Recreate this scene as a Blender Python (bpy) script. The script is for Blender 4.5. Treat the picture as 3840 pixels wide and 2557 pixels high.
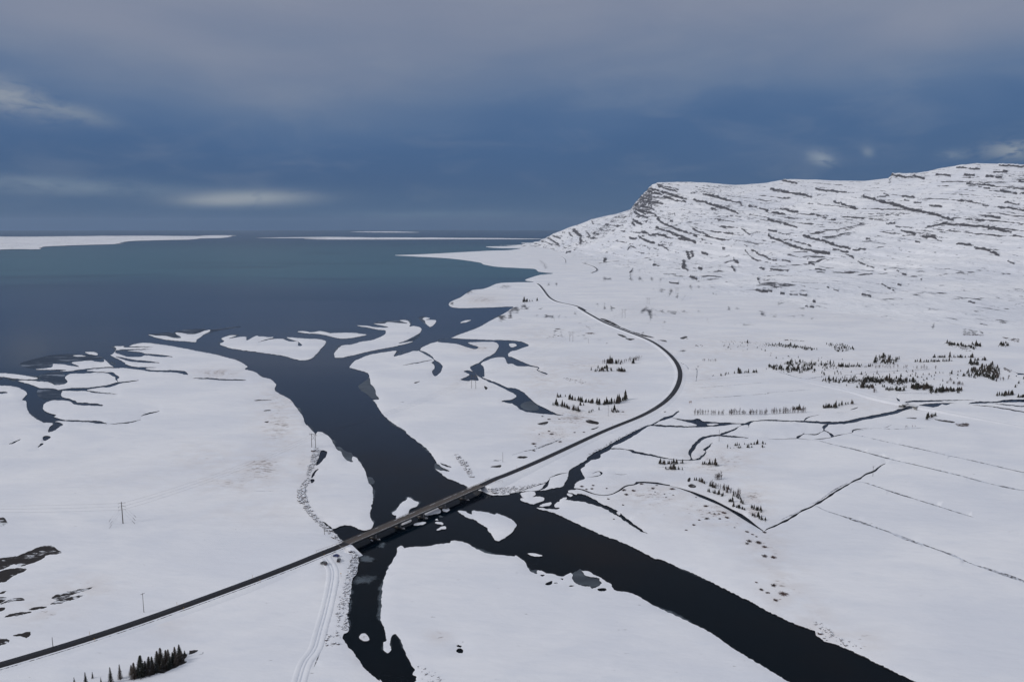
import bpy, bmesh, math, random
import numpy as np
from mathutils import Vector, Matrix, kdtree
from mathutils.geometry import delaunay_2d_cdt

random.seed(7)
rng = np.random.default_rng(11)
scene = bpy.context.scene
for o in list(bpy.data.objects):
    bpy.data.objects.remove(o)
COL = scene.collection

# ---------------------------------------------------------------- camera
CAM_H = 200.0
LENS = 28.0
W0, H0 = 3840.0, 2557.0                       # size of the photograph
F = W0 * LENS / 36.0
HORIZON = 853.0
PITCH = math.atan((H0 / 2 - HORIZON) / F)
cp, sp = math.cos(PITCH), math.sin(PITCH)
cam_d = bpy.data.cameras.new('camera')
cam_d.lens = LENS
cam_d.sensor_width = 36.0
cam_d.clip_start = 1.0
cam_d.clip_end = 200000.0
cam = bpy.data.objects.new('camera', cam_d)
COL.objects.link(cam)
cam.location = (0, 0, CAM_H)
cam.rotation_euler = (math.radians(90) - PITCH, 0, 0)
scene.camera = cam

# ---------------------------------------------------------------- render look
scene.render.engine = 'CYCLES'
scene.view_settings.view_transform = 'Standard'
scene.view_settings.look = 'None'
scene.view_settings.gamma = 1.0
scene.view_settings.use_curve_mapping = False
scene.view_settings.exposure = 0.0
cy = scene.cycles
cy.max_bounces = 3; cy.diffuse_bounces = 2; cy.glossy_bounces = 2; cy.transmission_bounces = 1; cy.transparent_max_bounces = 4
cy.caustics_reflective = False; cy.caustics_refractive = False
cy.use_adaptive_sampling = True; cy.adaptive_threshold = 0.02
cy.use_denoising = True
SUN_EL, SUN_AZ = math.radians(32), math.radians(248)      # azimuth clockwise from +Y

# ---------------------------------------------------------------- node helper
class NT:
    def __init__(s, tree):
        s.t = tree
        s.n = tree.nodes
        s.l = tree.links
        s.n.clear()
    def new(s, kind, **kw):
        n = s.n.new(kind)
        for k, v in kw.items():
            setattr(n, k, v)
        return n
    def put(s, sock, v):
        if v is None:
            return
        if isinstance(v, bpy.types.NodeSocket):
            s.l.new(v, sock)
        else:
            if isinstance(v, (tuple, list)) and len(v) == 3 and sock.type == 'RGBA':
                v = (*v, 1.0)
            sock.default_value = v
    def math(s, op, a, b=None, c=None, clamp=False):
        n = s.new('ShaderNodeMath', operation=op, use_clamp=clamp)
        s.put(n.inputs[0], a); s.put(n.inputs[1], b); s.put(n.inputs[2], c)
        return n.outputs[0]
    def mix(s, f, a, b):
        n = s.new('ShaderNodeMix', data_type='RGBA', clamp_factor=True)
        s.put(n.inputs[0], f); s.put(n.inputs[6], a); s.put(n.inputs[7], b)
        return n.outputs[2]
    def noise(s, vec, scale, detail=4, rough=.55, dist=0.0, w=None):
        n = s.new('ShaderNodeTexNoise')
        s.put(n.inputs['Vector'], vec)
        n.inputs['Scale'].default_value = scale
        n.inputs['Detail'].default_value = detail
        n.inputs['Roughness'].default_value = rough
        n.inputs['Distortion'].default_value = dist
        return n.outputs['Fac']
    def step(s, v, a, b, lo=0., hi=1., smooth=True):
        n = s.new('ShaderNodeMapRange', interpolation_type='SMOOTHSTEP' if smooth else 'LINEAR')
        s.put(n.inputs[0], v)
        for i, q in ((1, a), (2, b), (3, lo), (4, hi)):
            n.inputs[i].default_value = q
        return n.outputs[0]
    def pos(s):
        return s.new('ShaderNodeNewGeometry').outputs['Position']
    def scl(s, vec, v, loc=(0, 0, 0), rot=(0, 0, 0)):
        n = s.new('ShaderNodeMapping')
        s.put(n.inputs[0], vec)
        n.inputs['Location'].default_value = loc
        n.inputs['Rotation'].default_value = rot
        n.inputs['Scale'].default_value = v
        return n.outputs[0]
    def attr(s, name):
        return s.new('ShaderNodeAttribute', attribute_name=name).outputs['Fac']
    def sep(s, vec):
        n = s.new('ShaderNodeSeparateXYZ'); s.put(n.inputs[0], vec)
        return n.outputs
    def bump(s, h, strength=.3, dist=.1):
        n = s.new('ShaderNodeBump')
        n.inputs['Strength'].default_value = strength
        n.inputs['Distance'].default_value = dist
        s.put(n.inputs['Height'], h)
        return n.outputs[0]
    def surface(s, color, rough=.7, normal=None, metallic=0., spec=.5, ior=None):
        b = s.new('ShaderNodeBsdfPrincipled')
        s.put(b.inputs['Base Color'], color)
        s.put(b.inputs['Roughness'], rough)
        s.put(b.inputs['Metallic'], metallic)
        s.put(b.inputs['Specular IOR Level'], spec)
        if ior: b.inputs['IOR'].default_value = ior
        if normal is not None: s.put(b.inputs['Normal'], normal)
        o = s.new('ShaderNodeOutputMaterial')
        s.l.new(b.outputs[0], o.inputs[0])
        return b

def material(name):
    m = bpy.data.materials.new(name)
    m.use_nodes = True
    return m, NT(m.node_tree)

# ---------------------------------------------------------------- world: storm-blue overcast, brighter overhead
def srgb(r, g, b):
    f = lambda c: (c / 255 / 12.92) if c <= 10 else ((c / 255 + .055) / 1.055) ** 2.4
    return (f(r), f(g), f(b))

world = bpy.data.worlds.new('World')
scene.world = world
world.use_nodes = True
world.cycles.sampling_method = 'MANUAL'
world.cycles.sample_map_resolution = 256
nt = NT(world.node_tree)
tc = nt.new('ShaderNodeTexCoord').outputs['Generated']
sx, sy, sz = nt.sep(tc)
el = nt.math('MULTIPLY', nt.math('ARCSINE', sz), 180 / math.pi)          # degrees
az = nt.math('MULTIPLY', nt.math('ARCTAN2', sx, sy), 180 / math.pi)
# streaky low frequency cloud structure, stretched along the horizon
nA = nt.noise(nt.scl(tc, (2.2, 2.2, 9.0), (3.1, .4, .2)), 1.3, 5, .5, .6)
nB = nt.noise(nt.scl(tc, (5.0, 5.0, 16.0), (.3, 7.4, 1.2), (0, .55, .3)), 1.6, 6, .55, .4)
nC = nt.noise(nt.scl(tc, (2.0, 2.0, 5.0), (6.6, 1.2, 3.7), (.2, -.5, .4)), 1.0, 3, .5, .3)
warp = nt.math('ADD', nt.math('MULTIPLY', nt.math('SUBTRACT', nA, .5), 5.0),
               nt.math('MULTIPLY', nt.math('SUBTRACT', nC, .5), 9.0))
warp = nt.math('MULTIPLY', warp, nt.step(el, 0, 9))
elw = nt.math('ADD', el, warp)
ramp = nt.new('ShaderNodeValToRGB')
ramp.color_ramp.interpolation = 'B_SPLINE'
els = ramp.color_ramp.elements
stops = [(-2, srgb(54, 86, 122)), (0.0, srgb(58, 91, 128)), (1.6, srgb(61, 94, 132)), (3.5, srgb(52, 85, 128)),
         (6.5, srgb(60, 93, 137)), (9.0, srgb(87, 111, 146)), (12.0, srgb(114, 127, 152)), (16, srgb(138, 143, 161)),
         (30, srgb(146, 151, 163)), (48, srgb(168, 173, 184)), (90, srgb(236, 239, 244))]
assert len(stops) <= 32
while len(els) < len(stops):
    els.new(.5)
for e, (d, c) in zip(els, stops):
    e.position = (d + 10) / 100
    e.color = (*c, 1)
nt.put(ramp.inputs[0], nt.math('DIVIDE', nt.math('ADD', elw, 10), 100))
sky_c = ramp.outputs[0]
# lighter wisps
def patch(a0, e0, wa, we, tilt=0.):
    da = nt.math('SUBTRACT', az, a0)
    de = nt.math('ADD', nt.math('SUBTRACT', el, e0), nt.math('MULTIPLY', da, tilt))
    q = nt.math('ADD', nt.math('POWER', nt.math('ABSOLUTE', nt.math('DIVIDE', da, wa)), 2.0),
                nt.math('POWER', nt.math('ABSOLUTE', nt.math('DIVIDE', de, we)), 2.0))
    return nt.math('EXPONENT', nt.math('MULTIPLY', q, -1.0))
wisp = nt.math('MULTIPLY', nt.step(nB, .44, .70), nt.step(el, .5, 4, .15, .5))
sky_c = nt.mix(nt.math('MULTIPLY', wisp, .28), sky_c, srgb(140, 148, 163))
nD = nt.noise(nt.scl(tc, (14, 14, 40), (1.7, 2.2, .3)), 2.0, 6, .6, .5)
def cloud(p, k, col, lo=.30, hi=.62):
    global sky_c
    sky_c = nt.mix(nt.math('MULTIPLY', nt.math('MULTIPLY', p, nt.step(nD, lo, hi)), k), sky_c, col)
cloud(patch(-18.0, 1.95, 4.0, .50, -.02), .95, srgb(146, 156, 168), .12, .5)
cloud(patch(-20.0, 1.75, 2.0, .30, -.02), .7, srgb(152, 160, 170), .1, .45)
cloud(patch(-29.5, 2.55, 6.5, .50, .02), .8, srgb(112, 131, 154), .1, .6)
cloud(patch(-31.6, 7.7, 2.2, .9, .25), .95, srgb(142, 150, 163), .25, .62)
cloud(patch(-28.2, 7.0, 2.2, .5, .22), .6, srgb(132, 143, 158), .25, .6)
cloud(patch(20.8, 4.47, .85, .42, .25), .95, srgb(126, 140, 160), .38, .56)
cloud(patch(23.6, 4.8, .35, .3, .2), .6, srgb(122, 136, 156), .1, .5)
cloud(patch(28.4, 4.4, .8, .3, .0), .6, srgb(120, 135, 156), .3, .62)
cloud(patch(31.8, 4.6, 1.6, .5, .0), .9, srgb(138, 147, 160), .38, .58)
cloud(patch(-5.4, .9, 6.5, .3, .0), .5, srgb(98, 124, 150), .1, .6)
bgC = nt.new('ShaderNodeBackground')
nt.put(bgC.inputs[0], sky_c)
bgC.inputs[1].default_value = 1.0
nsky = nt.new('ShaderNodeTexSky', sky_type='NISHITA')
nsky.sun_disc = False
nsky.sun_elevation = SUN_EL
nsky.sun_rotation = SUN_AZ
bgN = nt.new('ShaderNodeBackground')
nt.put(bgN.inputs[0], nsky.outputs[0])
bgN.inputs[1].default_value = 0.10
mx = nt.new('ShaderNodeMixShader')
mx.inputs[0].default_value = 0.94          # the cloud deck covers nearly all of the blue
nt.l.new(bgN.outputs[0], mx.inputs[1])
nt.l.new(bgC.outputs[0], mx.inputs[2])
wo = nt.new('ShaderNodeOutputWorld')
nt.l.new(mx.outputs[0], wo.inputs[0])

# ---------------------------------------------------------------- sun, softened by the clouds
sun_d = bpy.data.lights.new('sun', 'SUN')
sun_d.energy = 1.45
sun_d.angle = math.radians(12)
sun_d.color = (1.0, .965, .93)
sun = bpy.data.objects.new('sun', sun_d)
COL.objects.link(sun)
to_sun = Vector((math.sin(SUN_AZ) * math.cos(SUN_EL), math.cos(SUN_AZ) * math.cos(SUN_EL), math.sin(SUN_EL)))
sun.rotation_euler = (-to_sun).to_track_quat('-Z', 'Y').to_euler()
sun.location = to_sun * 500

# ---------------------------------------------------------------- projection helpers (photograph <-> ground)
def unproj(px, py, z=1.0):
    px = np.asarray(px, float); py = np.asarray(py, float)
    dx = (px - W0 / 2) / F
    dy = (H0 / 2 - py) / F
    ry = cp + dy * sp
    rz = -sp + dy * cp
    t = (z - CAM_H) / rz
    return dx * t, ry * t
def proj(x, y, z=1.0):
    z = z - CAM_H
    d = y * cp - z * sp
    u = y * sp + z * cp
    return W0 / 2 + F * x / d, H0 / 2 - F * u / d
TILE = {'A': (0, 1150), 'B': (960, 1150), 'C': (1920, 1150), 'D': (2880, 1150), 'E': (0, 1790), 'F': (960, 1790),
        'G': (1920, 1790), 'H': (2880, 1790), 'I': (1920, 560), 'J': (2880, 560)}
TILE = {k: (*v, 960 / 2352) for k, v in TILE.items()}
TILE.update({'K': (0, 800, 1920 / 2355), 'L': (0, 2300, 960 / 2355), 'M': (960, 2300, 960 / 2355),
             'N': (1250, 1700, 700 / 2355), 'O': (1100, 1900, 400 / 2355), 'S': (0, 0, 3840 / 2355), 'X': (0, 0, 1.0)})
def P(s):
    """'B 10,20 30,40 C 0,5' : survey points read off enlarged tiles of the photograph"""
    out, t = [], None
    for w in s.split():
        if w in TILE:
            t = TILE[w]
        else:
            a, b = w.split(',')[:2]
            out.append((t[0] + float(a) * t[2], t[1] + float(b) * t[2]))
    return np.array(out)

# ---------------------------------------------------------------- vector noise for terrain
def vnoise(x, y, seed=0):
    xi = np.floor(x).astype(np.int64); yi = np.floor(y).astype(np.int64)
    fx = x - xi; fy = y - yi
    fx = fx * fx * fx * (fx * (fx * 6 - 15) + 10); fy = fy * fy * fy * (fy * (fy * 6 - 15) + 10)
    def h(i, j):
        n = (i * 374761393 + j * 668265263 + seed * 1274126177) & 0xffffffff
        n = ((n ^ (n >> 13)) * 1274126177) & 0xffffffff
        return ((n ^ (n >> 16)) & 0xffff) / 65535.0
    a = h(xi, yi) * (1 - fx) + h(xi + 1, yi) * fx
    b = h(xi, yi + 1) * (1 - fx) + h(xi + 1, yi + 1) * fx
    return (a * (1 - fy) + b * fy) * 2 - 1
def fbm(x, y, oct=4, seed=0, gain=.5):
    s = 0; a = 1; t = 0
    for k in range(oct):
        s = s + a * vnoise(x * 2 ** k + 17.3 * k, y * 2 ** k - 9.1 * k, seed + k); t += a; a *= gain
    return s / t
def sstep(a, b, v):
    t = np.clip((v - a) / (b - a), 0, 1)
    return t * t * (3 - 2 * t)

# ---------------------------------------------------------------- object helpers
def tag(o, label=None, cat=None, group=None, kind=None):
    if label: o['label'] = label
    if cat: o['category'] = cat
    if group: o['group'] = group
    if kind: o['kind'] = kind
    return o
def mesh_np(name, verts, faces, mats=(), mat_idx=None, smooth=True):
    me = bpy.data.meshes.new(name)
    verts = np.asarray(verts, np.float32); faces = np.asarray(faces, np.int32)
    k = faces.shape[1]
    me.vertices.add(len(verts)); me.vertices.foreach_set('co', verts.ravel())
    me.loops.add(faces.size); me.loops.foreach_set('vertex_index', faces.ravel())
    me.polygons.add(len(faces))
    me.polygons.foreach_set('loop_start', np.arange(0, faces.size, k, dtype=np.int32))
    try: me.polygons.foreach_set('loop_total', np.full(len(faces), k, np.int32))
    except Exception: pass
    for m in mats: me.materials.append(m)
    if mat_idx is not None: me.polygons.foreach_set('material_index', np.asarray(mat_idx, np.int32))
    me.polygons.foreach_set('use_smooth', np.full(len(faces), smooth, bool))
    me.update(calc_edges=True)
    me.validate()
    return me
def link(name, me, parent=None, loc=None):
    o = bpy.data.objects.new(name, me)
    COL.objects.link(o)
    if parent: o.parent = parent
    if loc is not None: o.location = loc
    return o
def empty(name, loc, rz=0.):
    o = bpy.data.objects.new(name, None)
    o.empty_display_size = .5
    COL.objects.link(o); o.location = loc; o.rotation_euler = (0, 0, rz)
    return o
class MB:
    """collects boxes, bars, lathes and prisms into one mesh"""
    def __init__(s): s.v = []; s.f = []
    def add(s, v, f):
        b = len(s.v); s.v += [tuple(q) for q in v]; s.f += [tuple(i + b for i in q) for q in f]
        return s
    def box(s, c, d, rz=0.):
        x, y, z = (q / 2 for q in d)
        v = [(-x, -y, -z), (x, -y, -z), (x, y, -z), (-x, y, -z), (-x, -y, z), (x, -y, z), (x, y, z), (-x, y, z)]
        cr, sr = math.cos(rz), math.sin(rz)
        v = [(c[0] + a * cr - b * sr, c[1] + a * sr + b * cr, c[2] + e) for a, b, e in v]
        return s.add(v, [(0, 3, 2, 1), (4, 5, 6, 7), (0, 1, 5, 4), (1, 2, 6, 5), (2, 3, 7, 6), (3, 0, 4, 7)])
    def bar(s, a, b, r0, r1=None, n=6):
        a, b = Vector(a), Vector(b); r1 = r0 if r1 is None else r1
        d = (b - a).normalized()
        u = d.orthogonal().normalized(); w = d.cross(u)
        v = []
        for p, r in ((a, r0), (b, r1)):
            for k in range(n):
                t = 2 * math.pi * k / n
                v.append(p + (u * math.cos(t) + w * math.sin(t)) * r)
        f = [(k, (k + 1) % n, n + (k + 1) % n, n + k) for k in range(n)]
        f += [tuple(range(n))[::-1], tuple(range(n, 2 * n))]
        return s.add(v, f)
    def prism(s, pts, z0, z1):
        n = len(pts)
        v = [(x, y, z0) for x, y in pts] + [(x, y, z1) for x, y in pts]
        f = [(k, (k + 1) % n, n + (k + 1) % n, n + k) for k in range(n)] + [tuple(range(n))[::-1], tuple(range(n, 2 * n))]
        return s.add(v, f)
    def mesh(s, name, mat, smooth=False):
        me = bpy.data.meshes.new(name)
        me.from_pydata([tuple(q) for q in s.v], [], s.f)
        if mat: me.materials.append(mat)
        if smooth: me.polygons.foreach_set('use_smooth', [True] * len(me.polygons))
        me.update()
        return me
    def build(s, name, mat, parent=None, loc=None, smooth=False):
        return link(name, s.mesh(name, mat, smooth), parent, loc)

# ================================================================ MATERIALS
def snow_color(n, p):
    a = n.noise(n.scl(p, (.6, 1, 1), rot=(0, 0, .4)), .014, 4, .6, .5)
    b = n.noise(n.scl(p, (.4, 1, 1), rot=(0, 0, .5)), .11, 3, .6)
    c = n.mix(n.step(a, .3, .7), (.75, .765, .82), (.865, .865, .89))
    return n.mix(n.math('MULTIPLY', n.step(b, .52, .75), .35), c, (.70, .73, .80))

def make_snow():
    m, n = material('snow_ground')
    p = n.pos()
    c = snow_color(n, p)
    g = n.attr('grass')                                   # where dead grass pokes through the snow
    fine = n.noise(n.scl(p, (.55, 1.25, 1)), .34, 5, .74)
    mid = n.noise(p, .075, 3, .6)
    thr = n.math('ADD', n.math('MULTIPLY', g, .36), n.math('MULTIPLY', n.step(mid, .35, .7), n.math('MULTIPLY', g, .10)))
    spk = n.step(n.math('ADD', fine, thr), .80, .90)
    tint = n.math('MULTIPLY', n.math('MULTIPLY', g, n.step(mid, .3, .65)), .5)
    c = n.mix(tint, c, (.60, .52, .47))
    c = n.mix(n.math('MULTIPLY', spk, .75), c, (.24, .19, .17))
    # rare tufts everywhere
    t = n.noise(n.scl(p, (.5, 1.1, 1)), .33, 3, .7)
    c = n.mix(n.math('MULTIPLY', n.step(t, .70, .76), .65), c, (.17, .15, .145))
    t2 = n.noise(n.scl(p, (.5, 1.0, 1)), .075, 5, .74)
    far = n.step(n.sep(p)[1], 900, 1700)
    c = n.mix(n.math('MULTIPLY', n.math('MULTIPLY', n.step(t2, .63, .71), far), .75), c, (.16, .15, .155))
    # rock outcrops on the plain
    r = n.attr('rock')
    rn = n.noise(n.scl(p, (.35, .8, 1)), .16, 4, .7)
    c = n.mix(n.step(n.math('ADD', rn, n.math('MULTIPLY', r, .42)), .74, .84), c, (.075, .075, .085))
    h = n.noise(n.scl(p, (.5, 1.2, 1), rot=(0, 0, .6)), .09, 4, .6)
    h2 = n.noise(n.scl(p, (.25, 1.0, 1), rot=(0, 0, .35)), .03, 3, .5)
    n.surface(c, .62, n.bump(n.math('ADD', h, n.math('MULTIPLY', h2, .6)), .42, 1.6), spec=.25)
    return m
SNOW = make_snow()

def make_plain_snow():
    m, n = material('snow_bank')
    p = n.pos()
    c = snow_color(n, p)
    n.surface(c, .62, n.bump(n.noise(p, .35, 5, .6), .5, .5), spec=.25)
    return m
SNOWB = make_plain_snow()

def make_heath():
    m, n = material('dark_heath')
    p = n.pos()
    q = n.scl(p, (.42, 1.0, 1), rot=(0, 0, .35))
    a = n.noise(q, .30, 6, .72, .4)
    b = n.noise(q, .055, 4, .6)
    k = n.step(n.math('ADD', n.math('MULTIPLY', a, .6), n.math('MULTIPLY', b, .55)),   .61, .67)
    c = n.mix(n.noise(p, 1.1, 4, .6), (.018, .017, .019), (.045, .038, .036))
    c = n.mix(k, c, (.74, .76, .81))
    n.surface(c, .85, n.bump(a, .7, .5), spec=.2)
    return m
HEATH = make_heath()

def make_ditch():
    m, n = material('ditch_snow')
    p = n.pos()
    a = n.noise(n.scl(p, (.8, .8, 1)), .55, 6, .75)
    b = n.noise(p, .03, 3, .5)
    k = n.step(n.math('ADD', a, n.math('MULTIPLY', b, .25)), .56, .68)
    c = n.mix(k, (.70, .73, .80), (.09, .085, .095))
    n.surface(c, .8, n.bump(a, .9, .5), spec=.2)
    return m
DITCH = make_ditch()

def make_simple(name, c0, c1, scale=1.0, rough=.8, bump=.3, bdist=.05, metallic=0., spec=.4):
    m, n = material(name)
    tcn = n.new('ShaderNodeTexCoord').outputs['Object']
    a = n.noise(tcn, scale, 5, .62)
    n.surface(n.mix(n.step(a, .3, .7), c0, c1), rough, n.bump(a, bump, bdist), metallic, spec)
    return m
BANK = make_simple('river_bank_earth', (.022, .02, .022), (.075, .062, .06), .5, .9)
CONCRETE = make_simple('weathered_concrete', (.16, .155, .15), (.30, .29, .28), .6, .8)
GIRDER = make_simple('dark_steel_girder', (.05, .042, .038), (.09, .075, .066), .4, .6)
WOOD = make_simple('tarred_wood', (.05, .042, .038), (.10, .082, .07), 2.0, .8)
STEEL = make_simple('galvanised_steel', (.20, .205, .215), (.32, .325, .335), 3.0, .45, .1, .01, .7)
RUST = make_simple('rusty_rail', (.10, .075, .062), (.19, .15, .125), 1.5, .7)
BARK = make_simple('conifer_bark', (.035, .027, .022), (.07, .055, .045), 3.0, .9)
TWIG = make_simple('bare_twigs', (.055, .038, .036), (.115, .08, .073), 1.2, .9)
TWIG2 = make_simple('reddish_shrub_twigs', (.075, .045, .042), (.15, .092, .08), 1.2, .9)
CABLE = make_simple('aluminium_cable', (.12, .12, .125), (.2, .2, .21), .5, .5, .05, .01, .6)
YELLOW = make_simple('yellow_marker_paint', (.55, .28, .02), (.65, .36, .04), 4, .5)
RUBBER = make_simple('tyre_rubber', (.012, .012, .013), (.025, .025, .026), 8, .85)
GLASS = make_simple('car_glass', (.012, .014, .017), (.02, .022, .026), 2, .08, .02, .01, 0., .6)
LAMP = make_simple('lamp_lens', (.5, .5, .5), (.7, .7, .68), 6, .2)
TAIL = make_simple('red_lamp_lens', (.25, .012, .01), (.4, .02, .015), 6, .25)

def make_car_paint(name, col):
    m, n = material(name)
    tcn = n.new('ShaderNodeTexCoord').outputs['Object']
    a = n.noise(tcn, 3.0, 5, .6)
    z = n.sep(tcn)[2]
    dirt = n.math('MULTIPLY', n.step(z, 1.0, .2), n.step(a, .35, .65))
    b = n.surface(n.mix(n.math('MULTIPLY', dirt, .6), col, (.20, .19, .18)), .28, None, .0, .5)
    b.inputs['Coat Weight'].default_value = .6
    b.inputs['Coat Roughness'].default_value = .08
    return m

def make_conifer():
    m, n = material('conifer_needles')
    p = n.pos()
    nz = n.sep(n.new('ShaderNodeNewGeometry').outputs['Normal'])[2]
    a = n.noise(p, 1.3, 4, .6)
    oi = n.new('ShaderNodeObjectInfo').outputs['Random']
    hue = n.math('ADD', n.math('MULTIPLY', oi, .5), n.math('MULTIPLY', n.noise(p, .09, 3, .6), .7))
    c = n.mix(a, (.018, .021, .018), (.052, .053, .042))
    c = n.mix(n.step(hue, .40, .80), c, (.085, .068, .058))
    c = n.mix(n.math('MULTIPLY', n.step(n.noise(p, .7, 4, .6), .60, .72), n.step(nz, .45, .8)), c, (.48, .50, .54))
    n.surface(c, .85, spec=.2)
    return m
NEEDLE = make_conifer()

def make_boulder():
    m, n = material('snow_capped_rock')
    p = n.pos()
    nz = n.sep(n.new('ShaderNodeNewGeometry').outputs['Normal'])[2]
    a = n.noise(p, 1.1, 5, .65)
    c = n.mix(a, (.05, .038, .038), (.14, .10, .095))
    k = n.step(n.math('ADD', nz, n.math('MULTIPLY', n.math('SUBTRACT', a, .5), .5)), .42, .60)
    n.surface(n.mix(k, c, (.76, .78, .83)), .8, n.bump(n.noise(p, 3., 5, .6), .4, .08), spec=.25)
    return m
BOULDER = make_boulder()

def make_mountain():
    m, n = material('snowy_mountain')
    p = n.pos()
    geo = n.new('ShaderNodeNewGeometry')
    nz = n.sep(geo.outputs['Normal'])[2]
    c = snow_color(n, n.scl(p, (.2, .2, .2)))
    r = n.attr('rock')
    px, py, pz = n.sep(p)
    # beds dip gently to the right of the picture
    sv = n.math('ADD', pz, n.math('MULTIPLY', px, .22))
    cmb = n.new('ShaderNodeCombineXYZ')
    n.put(cmb.inputs[0], n.math('MULTIPLY', px, .010)); n.put(cmb.inputs[1], n.math('MULTIPLY', py, .005)); n.put(cmb.inputs[2], n.math('MULTIPLY', sv, .11))
    beds = n.noise(cmb.outputs[0], 1.0, 4, .66)
    spk = n.noise(n.scl(p, (.7, .35, 1.1)), .062, 5, .74)
    v = n.math('ADD', n.math('MULTIPLY', n.math('SUBTRACT', beds, .5), 1.25), n.math('MULTIPLY', n.math('SUBTRACT', spk, .5), 1.5))
    thr = n.math('ADD', n.math('MULTIPLY', r, .58), n.math('MULTIPLY', n.step(nz, .94, .60), .16))
    k = n.step(n.math('ADD', v, thr), .26, .34)
    rc = n.mix(spk, (.018, .019, .027), (.080, .075, .082))
    gul = n.noise(n.scl(p, (1.0, .10, .10), rot=(0, 0, -.55)), .05, 4, .7)
    v = n.math('ADD', v, n.math('MULTIPLY', n.math('SUBTRACT', gul, .5), .35))
    faint = n.step(n.math('ADD', n.math('MULTIPLY', v, .8), n.math('MULTIPLY', thr, .8)), .04, .26)
    c = n.mix(n.math('MULTIPLY', faint, .32), c, (.33, .345, .40))
    c = n.mix(n.math('MULTIPLY', k, .93), c, rc)
    n.surface(c, .7, n.bump(n.math('ADD', spk, beds), .6, 7.0), spec=.2)
    return m
MOUNT = make_mountain()

def make_water():
    m, n = material('cold_water')
    p = n.pos()
    x, y, z = n.sep(p)
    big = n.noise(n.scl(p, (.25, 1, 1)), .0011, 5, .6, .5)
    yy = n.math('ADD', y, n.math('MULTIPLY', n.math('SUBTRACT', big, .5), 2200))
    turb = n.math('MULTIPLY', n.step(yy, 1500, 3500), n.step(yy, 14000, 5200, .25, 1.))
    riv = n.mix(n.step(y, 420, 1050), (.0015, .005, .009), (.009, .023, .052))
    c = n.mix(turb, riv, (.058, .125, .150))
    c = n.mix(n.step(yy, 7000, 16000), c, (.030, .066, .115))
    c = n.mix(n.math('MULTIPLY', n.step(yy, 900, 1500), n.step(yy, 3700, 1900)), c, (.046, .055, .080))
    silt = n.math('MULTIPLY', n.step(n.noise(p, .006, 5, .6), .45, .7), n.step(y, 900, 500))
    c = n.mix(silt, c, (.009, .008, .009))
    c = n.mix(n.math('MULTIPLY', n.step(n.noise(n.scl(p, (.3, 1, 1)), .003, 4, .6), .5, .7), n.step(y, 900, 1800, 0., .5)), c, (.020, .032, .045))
    h1 = n.noise(n.scl(p, (.6, 1, 1)), .22, 4, .6)
    h2 = n.noise(n.scl(p, (.5, 1, 1)), .02, 4, .6)
    wind = n.step(n.noise(n.scl(p, (.22, 1, 1)), .0035, 4, .6), .35, .7, .35, 1.)
    h = n.math('MULTIPLY', n.math('ADD', h1, n.math('MULTIPLY', h2, 2.0)), wind)
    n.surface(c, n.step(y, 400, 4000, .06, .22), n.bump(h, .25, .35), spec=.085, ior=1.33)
    return m
WATER = make_water()

def make_ice():
    m, n = material('thin_grey_ice')
    p = n.pos()
    a = n.noise(n.scl(p, (.6, 1, 1)), .06, 5, .65, .6)
    b = n.noise(p, .6, 4, .6)
    c = n.mix(n.step(a, .3, .72), (.016, .022, .030), (.075, .092, .108))
    c = n.mix(n.math('MULTIPLY', n.step(b, .6, .8), .25), c, (.14, .16, .18))
    n.surface(c, .35, n.bump(a, .2, .1), spec=.4)
    return m
ICE = make_ice()
def make_drift_ice():
    m, n = material('drifting_slush_ice')
    p = n.pos()
    a = n.noise(n.scl(p, (.6, 1, 1)), .10, 6, .68, .8)
    e = n.attr('cover')
    k = n.step(n.math('ADD', n.math('MULTIPLY', e, .55), n.math('SUBTRACT', a, .5)), .12, .62)
    b = n.surface(n.mix(a, (.06, .08, .10), (.15, .18, .21)), .4, spec=.3)
    t = n.new('ShaderNodeBsdfTransparent')
    mxs = n.new('ShaderNodeMixShader')
    n.put(mxs.inputs[0], n.math('MULTIPLY', k, .75))
    n.l.new(t.outputs[0], mxs.inputs[1]); n.l.new(b.outputs[0], mxs.inputs[2])
    o = [q for q in n.n if q.bl_idname == 'ShaderNodeOutputMaterial'][0]
    n.l.new(mxs.outputs[0], o.inputs[0])
    return m
DRIFT = make_drift_ice()
def make_slush():
    m, n = material('slush_flat')
    p = n.pos()
    a = n.noise(n.scl(p, (.35, 1, 1)), .05, 6, .75, .3)
    c = n.mix(n.step(a, .50, .66), (.030, .048, .080), (.24, .28, .35))
    n.surface(c, .6, n.bump(a, .2, .1), spec=.15)
    return m
SLUSH = make_slush()

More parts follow.
